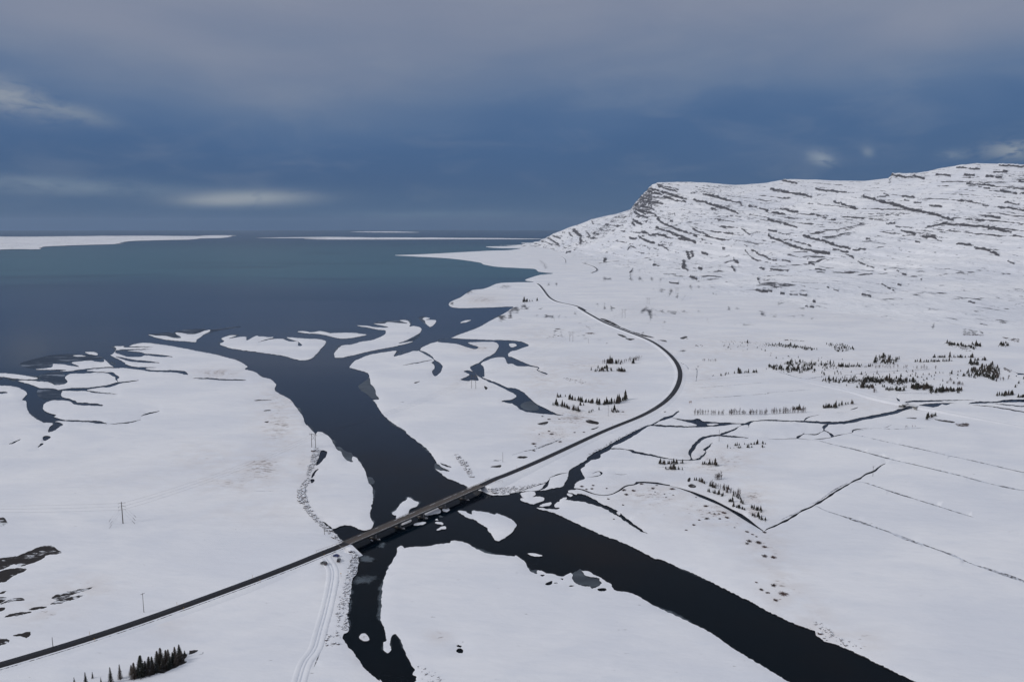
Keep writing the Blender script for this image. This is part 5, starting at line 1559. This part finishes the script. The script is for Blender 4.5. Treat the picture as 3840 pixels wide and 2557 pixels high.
# ================================================================ PERSON beside the dark car
p = seen(*P("O 1028,1250")[0])
pe = empty('person', p, 2.2); tag(pe, 'person in dark clothes standing at the rear of the black car', 'person')
J = {'pel': (0, 0, .95), 'sp': (0, .01, 1.15), 'ch': (0, .0, 1.36), 'nk': (0, -.01, 1.50), 'hd': (0, -.02, 1.60), 'tp': (0, -.02, 1.72)}
names = list(J); Vp = [J[k] for k in names]; Rr = [.15, .145, .165, .06, .095, .07]; Ed = [(0, 1), (1, 2), (2, 3), (3, 4), (4, 5)]
def chain(root, pts_, rad):
    b = root
    for q, r in zip(pts_, rad):
        Vp.append(q); Rr.append(r); Ed.append((b, len(Vp) - 1)); b = len(Vp) - 1
    return b
for s in (-1, 1):
    chain(0, [(s * .10, 0, .88), (s * .11, -.03 * s, .50), (s * .12, .02, .10), (s * .13, -.12, .05)], [.10, .075, .055, .045])
    el_ = [(s * .20, 0, 1.40), (s * .26, .03, 1.13), (s * .27, -.08, .90)]
    hnd = chain(2, el_, [.07, .05, .036])
    wr = len(Vp) - 1
    pal = chain(wr, [(s * .275, -.10, .83)], [.036])
    for j in range(4): chain(pal, [(s * .272, -.125 + j * .020, .77), (s * .268, -.13 + j * .02, .73 + .006 * abs(j - 1))], [.010, .009])
    chain(wr, [(s * .262, -.135, .84), (s * .258, -.15, .80)], [.011, .010])
me = bpy.data.meshes.new('body'); me.from_pydata(Vp, Ed, []); me.update()
CLOTH = make_simple('dark_outdoor_clothes', (.015, .016, .02), (.035, .036, .042), 6, .9); me.materials.append(CLOTH)
bo = link('body', me, pe)
sk = bo.modifiers.new('skin', 'SKIN'); 
for i, r in enumerate(Rr): me.skin_vertices[0].data[i].radius = (r, r * .8)
me.skin_vertices[0].data[0].use_root = True
ss = bo.modifiers.new('sub', 'SUBSURF'); ss.levels = 1; ss.render_levels = 2
SKIN = make_simple('face_skin', (.45, .28, .21), (.52, .33, .25), 9, .6)
HAIR = make_simple('dark_hat', (.03, .03, .035), (.05, .05, .055), 9, .9)
bm = bmesh.new(); bmesh.ops.create_uvsphere(bm, u_segments=14, v_segments=10, radius=.085)
for vv in bm.verts:
    vv.co.z *= 1.25
    if vv.co.y < -.06 and abs(vv.co.z) < .03: vv.co.y -= .015
    vv.co += Vector((0, -.045, 1.60))
me = bpy.data.meshes.new('face'); bm.to_mesh(me); bm.free(); me.materials.append(SKIN); link('face', me, pe)
bm = bmesh.new(); bmesh.ops.create_uvsphere(bm, u_segments=14, v_segments=8, radius=.112)
for vv in bm.verts: vv.co = Vector((vv.co.x, vv.co.y - .015, max(vv.co.z, -.01) + 1.645))
me = bpy.data.meshes.new('hat'); bm.to_mesh(me); bm.free(); me.materials.append(HAIR); link('hat', me, pe)

# ================================================================ BOULDERS (rock armour)
def boulder_mesh(seed):
    r = random.Random(seed)
    bm = bmesh.new(); bmesh.ops.create_icosphere(bm, subdivisions=1, radius=.5)
    for v_ in bm.verts:
        v_.co *= r.uniform(.72, 1.18)
        v_.co.x *= r.uniform(.9, 1.2); v_.co.z *= .75
    me = bpy.data.meshes.new('boulder'); bm.to_mesh(me); bm.free(); me.materials.append(BOULDER)
    return me
BM = [boulder_mesh(k) for k in range(8)]
def in_poly(s, n, rnd):
    q = P(s); lo, hi = q.min(0), q.max(0); out = []
    while len(out) < n:
        c = rnd.uniform(lo, hi, (n * 2, 2)); c = c[inside(q, c)]
        out += [tuple(x) for x in c]
    return out[:n]
def along_line(s, n, w, rnd):
    """n points scattered about a line, w = half width in tile pixels"""
    q = P(s); ts = TILE[s.split()[0]][2]
    d = np.r_[0, np.cumsum(np.hypot(*np.diff(q, axis=0).T))]
    t = rnd.uniform(0, d[-1], n)
    x = np.interp(t, d, q[:, 0]); y = np.interp(t, d, q[:, 1])
    return [(a + rnd.normal() * w * ts * .6, b + rnd.normal() * w * ts * .6) for a, b in zip(x, y)]
RB = np.random.default_rng(5)
near = []
for s, n, sz, lb in [("F 845,665 910,680 938,730 945,800 920,880 875,900 835,870 850,800 870,720", 120, 1.25, 'snow-capped boulder in the rock armour just below the parked cars'),
                     ("F 830,890 905,895 880,950 872,1080 790,1080 810,980", 75, .95, 'smaller snow-dusted boulder on the bank below the yellow marker'),
                     ("F 770,1090 865,1090 845,1240 740,1240", 50, .9, 'scattered snow-dusted boulder on the lower river bank'),
                     ("F 740,1240 840,1240 855,1390 800,1425 745,1380", 55, 1.0, 'snow-capped boulder at the water edge near the bottom of the bank')]:
    for a, b in in_poly(s, n, RB): near.append((a, b, sz, lb))
for i, (a, b, sz, lb) in enumerate(near[:300]):
    q = seen(a, b)
    o = link('boulder', BM[i % 8], loc=(q.x, q.y, q.z + .10 * sz))
    k = sz * math.exp(RB.normal() * .32)
    o.scale = (k, k, k * RB.uniform(.8, 1.1)); o.rotation_euler = (RB.uniform(-.4, .4), RB.uniform(-.4, .4), RB.uniform(0, 6.3))
    tag(o, lb, 'boulder', lb.replace('boulder', 'boulders'))
def rubble(name, spots, size, label, sd):
    """too many small stones to count: real stones joined in one mesh"""
    r = np.random.default_rng(sd)
    base = [np.array([v_.co[:] for v_ in m_.vertices]) for m_ in BM]; fcs = [np.array([p_.vertices[:] for p_ in m_.polygons]) for m_ in BM]
    VV, FF, nb_ = [], [], 0
    gap = [float(vnoise(np.array([a / 9.]), np.array([b / 6.]), sd)[0]) for a, b in spots]
    spots = [p_ for p_, g_ in zip(spots, gap) if g_ > -.35]
    for i, (a, b) in enumerate(spots):
        q = seen(a, b); x, y, zz = q
        k = size * math.exp(r.normal() * .5 - .15); t = r.uniform(0, 6.3); c, s_ = math.cos(t), math.sin(t)
        bb = base[i % 8] * k; bb = np.column_stack([bb[:, 0] * c - bb[:, 1] * s_, bb[:, 0] * s_ + bb[:, 1] * c, bb[:, 2]])
        VV.append(bb + [x, y, zz + .15 * k]); FF.append(fcs[i % 8] + nb_); nb_ += len(bb)
    o = link(name, mesh_np(name, np.vstack(VV), np.vstack(FF), (BOULDER,), smooth=False))
    tag(o, label, 'rocks', kind='stuff')
rub = []
rub += in_poly("B 520,1290 560,1290 595,1310 585,1360 560,1420 530,1480 500,1540 470,1568 465,1520 490,1440 510,1380", 420, RB)
rub += in_poly("F 420,60 470,0 500,20 450,110 470,200 500,290 570,370 640,440 720,510 800,590 770,600 690,540 600,460 520,380 440,290 385,220 378,120", 900, RB)
rubble('rock_armour', rub, .95, 'band of snow-dusted rock armour along the left bank above the bridge', 31)
rubble('rock_armour', in_poly("B 1800,1365 1850,1350 1885,1380 1940,1450 2000,1540 2010,1568 1960,1568 1900,1480 1850,1410", 260, RB), .95, 'short diagonal ridge of rocks on the snow beyond the bridge', 32)
rubble('rock_armour', in_poly("F 2120,105 2352,85 G 100,80 200,60 320,40 200,90 60,135 0,145 F 2250,155 2150,150", 420, RB), .75, 'snow-dusted stones on the bank right of the bridge end', 33)
rubble('rock_armour', in_poly("H 400,1270 450,1290 560,1390 640,1450 760,1510 860,1568 740,1568 600,1515 500,1480 450,1440 435,1400", 110, RB), .8, 'snow-dusted stones along the lower right river bank', 34)
rubble('scattered_stones', in_poly("F 740,1400 800,1440 760,1540 640,1560 640,1480", 24, RB) + in_poly("M 640,180 760,200 700,350 630,340", 16, RB), .8, 'few loose stones on the snowy slope by the track', 35)
rubble('scattered_stones', in_poly("C 690,1370 900,1270 1080,1170 1200,1110 1190,1095 1080,1150 900,1240 690,1360", 150, RB), .8, 'line of stones along the stream below the road', 36)
rubble('scattered_stones', in_poly("M 1460,450 1530,490 1700,560 1760,630 1550,630 1480,560", 60, RB), .55, 'small dark stones on the bank at the bottom of the picture', 37)
rubble('scattered_stones', in_poly("F 1025,560 1110,565 1110,590 1060,590", 14, RB) + in_poly("N 1060,790 1190,800 1170,830 1080,830", 40, RB), .8, 'snow-dusted stones heaped round the bridge piers', 38)

# ================================================================ CONIFERS
def conifer_small(seed):
    r = random.Random(seed); v, f, mi = [], [], []
    n = 5
    for k in range(n):
        z1 = .10 + .80 * k / n; z2 = z1 + .34
        rad = .19 * (1 - k / (n + .3)) * r.uniform(.85, 1.15)
        sp_ = 9; b = len(v)
        v.append((r.uniform(-.01, .01), r.uniform(-.01, .01), min(z2, 1.0)))
        for i in range(sp_ * 2):
            t = math.pi * i / sp_ + r.uniform(-.12, .12); q = rad * (r.uniform(.85, 1.25) if i % 2 == 0 else r.uniform(.45, .62))
            v.append((math.cos(t) * q, math.sin(t) * q, z1 + r.uniform(-.035, .03) + (0 if i % 2 == 0 else .06)))
        for i in range(sp_ * 2): f.append((b, b + 1 + i, b + 1 + (i + 1) % (sp_ * 2))); mi.append(0)
    b = len(v)
    for z, q in ((-.03, .022), (.3, .016)):
        for i in range(4): t = math.pi / 2 * i; v.append((math.cos(t) * q, math.sin(t) * q, z))
    for i in range(4): f.append((b + i, b + (i + 1) % 4, b + 4 + (i + 1) % 4)); f.append((b + i, b + 4 + (i + 1) % 4, b + 4 + i)); mi += [1, 1]
    return mesh_np('conifer', v, f, (NEEDLE, BARK), mi, smooth=False)
CS = [conifer_small(k) for k in range(6)]
CON = []   # px, py, height m, label
def con_line(s, n, w, h, lb): 
    for a, b in along_line(s, n, w, RB): CON.append((a, b, h, lb))
def con_poly(s, n, h, lb):
    for a, b in in_poly(s, n, RB): CON.append((a, b, h, lb))
L1 = 'dark conifer in the long straight row inside the road bend'
con_line("C 410,832 510,828", 8, 3, 5, L1); con_line("C 510,850 640,875 760,886", 26, 5, 5.5, L1); con_line("C 780,898 880,895 950,892 1045,856", 30, 6, 8, L1)
L2 = 'dark conifer in the lower broken row inside the road bend'
con_line("C 350,900 430,907 500,932 590,957 660,967", 30, 5, 5.2, L2); con_line("C 910,966 990,966", 9, 5, 5, L2); con_line("C 620,905 660,912", 5, 4, 4.5, L2); con_line("C 700,976 815,942", 4, 4, 4.5, L2)
L3 = 'dark conifer in the upper clump inside the road bend'
con_line("C 870,522 1000,522", 18, 6, 6.5, L3); con_line("C 1095,522 1125,520", 5, 3, 6.5, L3); con_line("C 790,562 880,567", 11, 6, 5, L3); con_line("C 720,595 910,592", 16, 6, 4.5, L3); con_line("C 955,592 1047,597", 13, 4, 6, L3)
L4 = 'small conifer in the two short rows below the looping stream'
con_line("C 1350,1447 1570,1442", 18, 5, 4.6, L4); con_line("C 1380,1492 1570,1497", 15, 4, 4.0, L4); con_line("C 1750,1442 1920,1462", 13, 9, 3.8, L4)
L5 = 'small conifer on the slope beside the straight dark stream'
con_line("G 1670,18 1780,62 1880,107", 15, 7, 3.4, L5); con_line("G 1790,122 1950,177", 13, 5, 3.4, L5); con_line("G 1950,98 2030,165 2140,240", 15, 14, 4.0, L5); con_line("G 1985,225 2030,225", 5, 6, 4.0, L5); con_line("G 2030,262 2150,302", 13, 6, 3.0, L5); con_line("G 2180,272 2285,312", 13, 8, 3.4, L5); con_line("G 2200,342 2352,412", 12, 14, 3.4, L5)
L6 = 'tiny sapling conifer in the rows below the looping stream mouth'
con_line("C 1950,1282 2340,1257", 22, 4, 3, L6); con_line("C 1970,1302 2340,1287", 22, 5, 2.4, L6)
L7 = 'small conifer in the strip at the edge of the striped fields'
con_line("C 1960,622 2050,612 2255,607", 22, 5, 4.5, L7); con_line("C 2040,582 2100,587", 6, 4, 4.5, L7); con_line("C 1800,640 1960,632", 8, 3, 3, L7); con_line("I 100,1405 240,1392", 14, 2, 9, 'conifer in the little dark row on the coastal slope')
L8 = 'small conifer beside the bare tree row above the right stream'
con_line("D 470,927 620,927 700,897 805,887", 30, 8, 5, L8); con_line("D 220,947 350,942", 12, 6, 4.5, L8)
L9 = 'conifer in the dense dark grove at the right'
con_poly("D 1780,640 1850,590 2000,545 2060,525 2120,575 2130,630 2100,690 2020,660 1960,645 1900,660", 190, 5.5, L9)
L10 = 'scattered small conifer in the young plantation'
con_line("D 0,352 200,367 430,397", 120, 12, 3.5, L10); con_poly("D 530,345 700,345 800,400 650,420", 110, 3.2, L10); con_poly("D 1050,437 1220,490 1150,532 970,522 980,472", 90, 4.5, L10)
con_line("D 0,560 200,582 420,572", 128, 22, 4.2, L10); con_line("D 170,522 400,532 600,542", 96, 22, 4.2, L10); con_line("D 640,552 960,547", 57, 8, 4.2, L10); con_line("D 500,680 1050,695", 96, 16, 4.2, L10); con_line("D 850,682 1350,692", 152, 18, 4.6, L10)
con_line("D 850,742 970,742", 28, 8, 4.4, L10); con_line("D 1080,762 1250,772", 35, 8, 4.4, L10); con_line("D 1310,742 1500,752", 88, 12, 5.0, L10); con_line("D 1490,782 1770,772", 96, 16, 4.6, L10); con_line("D 1350,510 1700,502", 38, 4, 4.4, L10); con_line("D 1520,467 1880,467", 48, 4, 4.4, L10)
con_line("D 1640,342 1800,362 1910,390", 73, 10, 5.0, L10); con_line("D 1880,352 1955,367", 22, 8, 5.5, L10); con_line("D 2120,357 2205,357", 25, 10, 5.0, L10); con_line("D 1860,532 1930,532", 19, 8, 5.5, L10); con_line("D 1900,497 2005,492", 19, 6, 5.5, L10)
con_poly("D 440,600 1800,590 1780,740 900,760 500,690", 150, 3.5, L10); con_poly("D 0,420 700,480 700,640 100,600", 60, 3, L10); con_line("D 2100,822 2250,807", 22, 6, 5.0, L10); con_poly("D 2270,745 2400,690 2400,640 2300,690", 14, 4.5, L10); con_line("D 1450,1030 1555,1000", 9, 8, 5.0, L10); con_line("D 2290,835 2400,828", 12, 4, 5.0, L10)
con_poly("C 1900,320 2352,330 2352,420 1950,400", 40, 2.6, L10)
cx = np.array([(a, b) for a, b, h, l in CON]); wx, wy = unproj(cx[:, 0], cx[:, 1], 1.0)
hh = np.array([h for _, _, h, _ in CON]) * np.exp(RB.normal(size=len(CON)) * .30 - .12)
size = hh / wy
rank = np.argsort(-size)
big = set(rank[:300].tolist())
VV, FF, MI, nb_ = [], [], [], 0
csv = [(np.array([v_.co[:] for v_ in m_.vertices]), np.array([p_.vertices[:] for p_ in m_.polygons]), np.array([p_.material_index for p_ in m_.polygons])) for m_ in CS]
for i in range(len(CON)):
    x, y, h = float(wx[i]), float(wy[i]), float(hh[i])
    q = surf(cx[i, 0], cx[i, 1]); x, y, z = q.x, q.y, q.z - .03
    t = RB.uniform(0, 6.28); w = RB.uniform(.9, 1.6)
    if i in big:
        o = link('conifer', CS[i % 6], loc=(x, y, z)); o.scale = (h * w, h * w, h); o.rotation_euler = (0, 0, t)
        tag(o, CON[i][3], 'conifer', CON[i][3].replace('conifer', 'conifers'))
    else:
        v_, f_, m_ = csv[i % 6]; c, s_ = math.cos(t), math.sin(t)
        VV.append(np.column_stack([(v_[:, 0] * c - v_[:, 1] * s_) * h * w + x, (v_[:, 0] * s_ + v_[:, 1] * c) * h * w + y, v_[:, 2] * h + z])); FF.append(f_ + nb_); MI.append(m_); nb_ += len(v_)
o = link('young_plantation', mesh_np('young_plantation', np.vstack(VV), np.vstack(FF), (NEEDLE, BARK), np.concatenate(MI), smooth=False))
tag(o, 'mass of small far conifers in the young plantation at the right', 'conifers', kind='stuff')

# big conifers at the bottom left
def conifer_big(seed):
    r = random.Random(seed)
    tr = MB().bar((0, 0, -.2), (0, 0, 9.6), .20, .03, 8)
    v, f = [], []
    for k in range(34):
        z = .5 + 9.3 * (k / 34) ** .92
        R = 2.2 * (1 - z / 10.3) ** .85 + .12
        nb__ = 9 if z < 6 else 6
        for j in range(nb__):
            t = 2 * math.pi * j / nb__ + k * 1.3 + r.uniform(-.3, .3); L_ = R * r.uniform(.7, 1.12)
            d = Vector((math.cos(t), math.sin(t), 0)); u = Vector((-d.y, d.x, 0))
            drop = r.uniform(.12, .34) * L_
            for q in range(5):                      # needle fans along the branch
                s0 = L_ * q / 5; s1 = L_ * (q + 1.35) / 5
                c0_ = d * s0 + Vector((0, 0, z - drop * (q / 5))); c1_ = d * s1 + Vector((0, 0, z - drop * ((q + 1.35) / 5)))
                wd = .30 * (1 - .12 * q) * r.uniform(.7, 1.2)
                for sg in (-1, 1):
                    b = len(v)
                    v += [c0_, c1_, c0_.lerp(c1_, .55) + u * sg * wd + Vector((0, 0, -r.uniform(.02, .16)))]
                    f.append((b, b + 1, b + 2))
    cr = MB().add(v, f)
    return tr.mesh('trunk', BARK, True), cr.mesh('crown', NEEDLE)
CBIG = [conifer_big(k) for k in range(3)]
spots = [("L 1235,592", 1.0), ("L 1300,575", 1.1), ("L 1375,556", .95), ("L 1440,540", .85), ("L 1500,520", .9), ("L 1560,500", .8), ("L 1620,470", .75), ("L 1670,435", .65), ("L 1700,400", .5), ("L 1290,530", 1.0), ("L 1400,505", .95), ("L 1480,470", .9), ("L 1550,440", .85), ("L 1610,415", .8), ("L 1650,385", .7), ("L 1530,480", .85), ("L 1340,560", .9), ("L 1450,500", .9), ("L 1590,460", .75), ("L 1210,560", .6)]
for i, (s, k) in enumerate(spots):
    p = surf(*P(s)[0]); e = empty('spruce', p, i * 1.7); k *= random.uniform(.6, 1.0)
    tag(e, 'tall dark spruce packed in the dense clump below the near road', 'spruce', 'spruces in the dense clump below the near road')
    for nm, m_ in zip(('trunk', 'crown'), CBIG[i % 3]): link(nm, m_, e)
    e.scale = (k * 1.3, k * 1.3, k)
for s, k, lb in [("L 1020,640", .80, 'slim dark spruce standing left of the dense clump'), ("L 1105,598", .72, 'dark spruce touching the left end of the dense clump'), ("L 790,660", .66, 'dark spruce alone at the bottom edge left of the clump'), ("L 685,650", .36, 'smallest young spruce at the bottom left edge'), ("L 852,592", .32, 'young leaning spruce beside the lone spruce'), ("L 930,640", .3, 'tiny young spruce between the lone and slim spruces')]:
    p = surf(*P(s)[0]); e = empty('spruce', p, k * 9); tag(e, lb, 'spruce', 'spruces left of the dense clump'); 
    for nm, m_ in zip(('trunk', 'crown'), CBIG[int(k * 100) % 3]): link(nm, m_, e)
    e.scale = (k * .8, k * .8, k)

# ================================================================ BARE TREES AND SHRUBS
def bare_tree(seed):
    r = random.Random(seed); mb = MB()
    mb.bar((0, 0, -.05), (r.uniform(-.04, .04), r.uniform(-.04, .04), .98), .022, .005, 4)
    for k in range(16):
        z = r.uniform(.15, .8); t = r.uniform(0, 6.28); L_ = (1 - z) * r.uniform(.3, .55)
        q = Vector((math.cos(t) * L_ * .45, math.sin(t) * L_ * .45, z + L_ * .8))
        mb.bar((0, 0, z), q, .009, .003, 3)
        for _ in range(2): mb.bar(Vector((0, 0, z)).lerp(q, .6), q + Vector((r.uniform(-.08, .08), r.uniform(-.08, .08), r.uniform(-.02, .06))), .005, .003, 3)
    return mb.mesh('bare_tree', TWIG)
BT = [bare_tree(k) for k in range(4)]
def bare(s, n, w, h, lb):
    for a, b in along_line(s, n, w, RB):
        p = surf(a, b); o = link('bare_tree', BT[int(RB.integers(4))], loc=p); k = h * math.exp(RB.normal() * .2)
        o.scale = (k * 1.2, k * 1.2, k); o.rotation_euler = (0, 0, RB.uniform(0, 6.3)); tag(o, lb, 'bare tree', lb.replace('tree', 'trees'))
bare("C 810,520 900,522 1010,516 1210,478", 52, 6, 6, 'leafless grey-brown tree in the upper clump inside the road bend')
bare("C 1670,992 1900,992 2352,990 D 0,985 350,970", 110, 3, 6, 'leafless tree in the long pale row above the right stream')
bare("G 1870,20 1920,15", 14, 8, 5, 'leafless tree at the top of the slope by the dark stream'); bare("G 1830,80 1990,140 2100,195", 26, 12, 5, 'leafless tree among the small conifers on the stream slope')
bare("D 950,560 1250,565 1550,570", 40, 7, 5, 'leafless tree in the middle of the young plantation'); bare("D 1650,690 1800,720", 16, 12, 5, 'leafless tree below the dense grove'); bare("C 1740,500 1870,505", 16, 6, 4, 'leafless bush right of the road bend'); bare("D 950,785 1000,788", 7, 4, 4.5, 'leafless tree at the lower edge of the plantation')
bare("D 1250,1110 1380,1105", 6, 3, 3, 'leafless sapling at the edge of the big right field'); bare("D 2100,690 2230,660", 12, 8, 4.5, 'leafless bush right of the dense grove')
def shrub_mesh(seed, mat):
    r = random.Random(seed); mb = MB()
    v, f = [], []
    for k in range(120):
        t = r.uniform(0, 6.28); ph_ = math.acos(r.uniform(.1, 1)); L_ = r.uniform(.75, 1.05) * .5
        d = Vector((math.sin(ph_) * math.cos(t), math.sin(ph_) * math.sin(t), math.cos(ph_) * .72))
        o_ = Vector((r.uniform(-.18, .18), r.uniform(-.18, .18), 0)); u = d.orthogonal().normalized() * r.uniform(.012, .026)
        b = len(v); v += [o_ - u, o_ + u, o_ + d * L_]; f.append((b, b + 1, b + 2))
        m_ = o_ + d * L_ * .6; b = len(v); v += [m_ - u, m_ + u, m_ + d * L_ * .42 + Vector((r.uniform(-.1, .1), r.uniform(-.1, .1), r.uniform(0, .06)))]; f.append((b, b + 1, b + 2))
    return mb.add(v, f).mesh('shrub', mat)
SH = [shrub_mesh(k, TWIG2 if k % 2 else TWIG) for k in range(4)]
SL = {'G': "640,78,40 735,100,35 745,70,30 1028,110,55 1190,57,40 1117,117,45 1050,152,45 1293,97,40 1473,100,55 870,98,25 1780,258,48 885,195,30 1020,250,28 1790,373,48 1720,388,28 1670,432,36 1948,320,52 1860,330,28 1908,376,32 1975,364,48 1815,320,25 1900,330,25 2160,495,40 2265,590,65 2178,578,55 2160,603,40 2320,500,45 2320,632,50 2320,715,60 2245,960,30 2290,1025,45 2340,1055,30 2045,457,20 1415,180,22 1330,70,28 685,105,30 1690,180,20 935,380,22 1400,150,20 1480,160,22 1315,130,20 1600,480,28 2210,520,30 2245,540,26",
      'H': "50,727,62 50,985,55 140,1058,95 70,1122,50 5,1055,30", 'C': "365,1165,45 200,1253,55 443,1236,38 200,1318,36 340,1140,30 575,1152,25 340,1030,35 435,1030,25 250,1170,20 215,1280,24 660,1150,26 280,1005,26 720,235,90 1710,548,18 420,198,60 870,335,16 1020,963,26 1405,963,24"}
LBS = {'G': 'low reddish-brown dome shrub on the snow between the streams', 'H': 'brown twiggy shrub on the bank by the right field', 'C': 'low brown shrub on the snow inside the road bend'}
for t, s in SL.items():
    for w in s.split():
        a, b, d = (float(q) for q in w.split(','))
        tx, ty, ts = TILE[t]; p = surf(tx + a * ts, ty + b * ts + d * ts * .12)
        k = d * ts / px_per_m(p.y); o = link('shrub', SH[int(RB.integers(4))], loc=(p.x, p.y, p.z - .02))
        lb = LBS[t]
        if t == 'H' and d > 90: lb = 'largest brown twiggy shrub by the edge of the right field'
        if t == 'C' and d > 80: lb = 'wide brown thicket on the low rise inside the road bend'
        o.scale = (k, k * 1.25, min(k * .8, 2.4)); o.rotation_euler = (0, 0, RB.uniform(-.4, .4)); tag(o, lb, 'shrub', lb.replace('shrub', 'shrubs').replace('thicket', 'thickets'))
# distant thickets too fine to count
def thicket(s, n, h, label, line=None):
    spots_ = in_poly(s, n, RB) if line is None else along_line(s, n, line, RB)
    VV, FF, nb_ = [], [], 0
    bs = [(np.array([v_.co[:] for v_ in m_.vertices]), np.array([p_.vertices[:] for p_ in m_.polygons])) for m_ in SH]
    for i, (a, b) in enumerate(spots_):
        p = surf(a, b); v_, f_ = bs[i % 4]; k = h * math.exp(RB.normal() * .3); sub = f_[RB.permutation(len(f_))[:60]]
        VV.append(v_ * [k, k, k] + [p.x, p.y, p.z]); FF.append(sub + nb_); nb_ += len(v_)
    o = link('thicket', mesh_np('thicket', np.vstack(VV), np.vstack(FF), (TWIG,), smooth=False)); tag(o, label, 'thicket', kind='stuff')
thicket("D 1800,258 1980,262", 40, 3.5, 'brown thicket high on the right slope', 5)
thicket("D 2140,280 2310,300 2300,330 2180,300", 45, 3.5, 'brown thicket at the right edge below the slope')
thicket("D 1690,1080 1840,1070 1840,1100 1700,1095", 30, 3.2, 'brown thicket beside the right field')
thicket("D 150,305 320,315", 36, 2.4, 'faint thicket above the plantation', 5)
thicket("D 1660,345 1880,410", 60, 2.4, 'brown undergrowth on the upper right slope', 14)
thicket("D 2170,560 2230,600", 24, 3., 'brown thicket right of the dense grove', 12)
thicket("C 480,660 680,700", 40, 1.8, 'thin brush on the snow inside the road bend', 14)
thicket("C 320,285 460,262", 30, 1.8, 'brush strip on the low rise left of the inner pylon', 5)
thicket("C 600,150 720,200", 26, 1.6, 'brush below the far straight of the road', 8)
thicket("C 1930,320 2352,345", 60, 1.6, 'faint sapling brush right of the road bend', 12)
thicket("C 1680,355 1750,360", 18, 2.2, 'dark brush on the hummock beyond the road bend', 8)

# ================================================================ AIR
hm_, hn = material('thin_cold_air')
pvn = hn.new('ShaderNodeVolumePrincipled')
pvn.inputs['Color'].default_value = (.60, .76, 1.0, 1)
pvn.inputs['Density'].default_value = 1.1e-5
pvn.inputs['Anisotropy'].default_value = .2
ho = hn.new('ShaderNodeOutputMaterial')
hn.l.new(pvn.outputs[0], ho.inputs['Volume'])
hz = MB().box((0, 0, 424), (124000, 124000, 852)).build('haze', hm_)
tag(hz, 'thin blue winter air over the fjord and mountain', 'haze', kind='stuff')

# ================================================================ tell look-alikes apart by their order in the picture
ORD = 'zero first second third fourth fifth sixth seventh eighth ninth tenth eleventh twelfth thirteenth fourteenth fifteenth sixteenth seventeenth eighteenth nineteenth twentieth'.split()
def ordinal(n):
    if n <= 20: return ORD[n]
    return f"{n}{'th' if 10 < n % 100 < 14 else {1: 'st', 2: 'nd', 3: 'rd'}.get(n % 10, 'th')}"
by = {}
for o in COL.objects:
    if o.parent is None and o.get('label') and o.get('category') and not o.get('kind'):
        by.setdefault(o['label'], []).append(o)
for lb, lst in by.items():
    if 1 < len(lst) <= 130 and len(lb.split()) <= 12:
        lst.sort(key=lambda o: proj(o.location.x, o.location.y, o.location.z)[0])
        for i, o in enumerate(lst): o['label'] = f"{lb}, {ordinal(i + 1)} from the left"
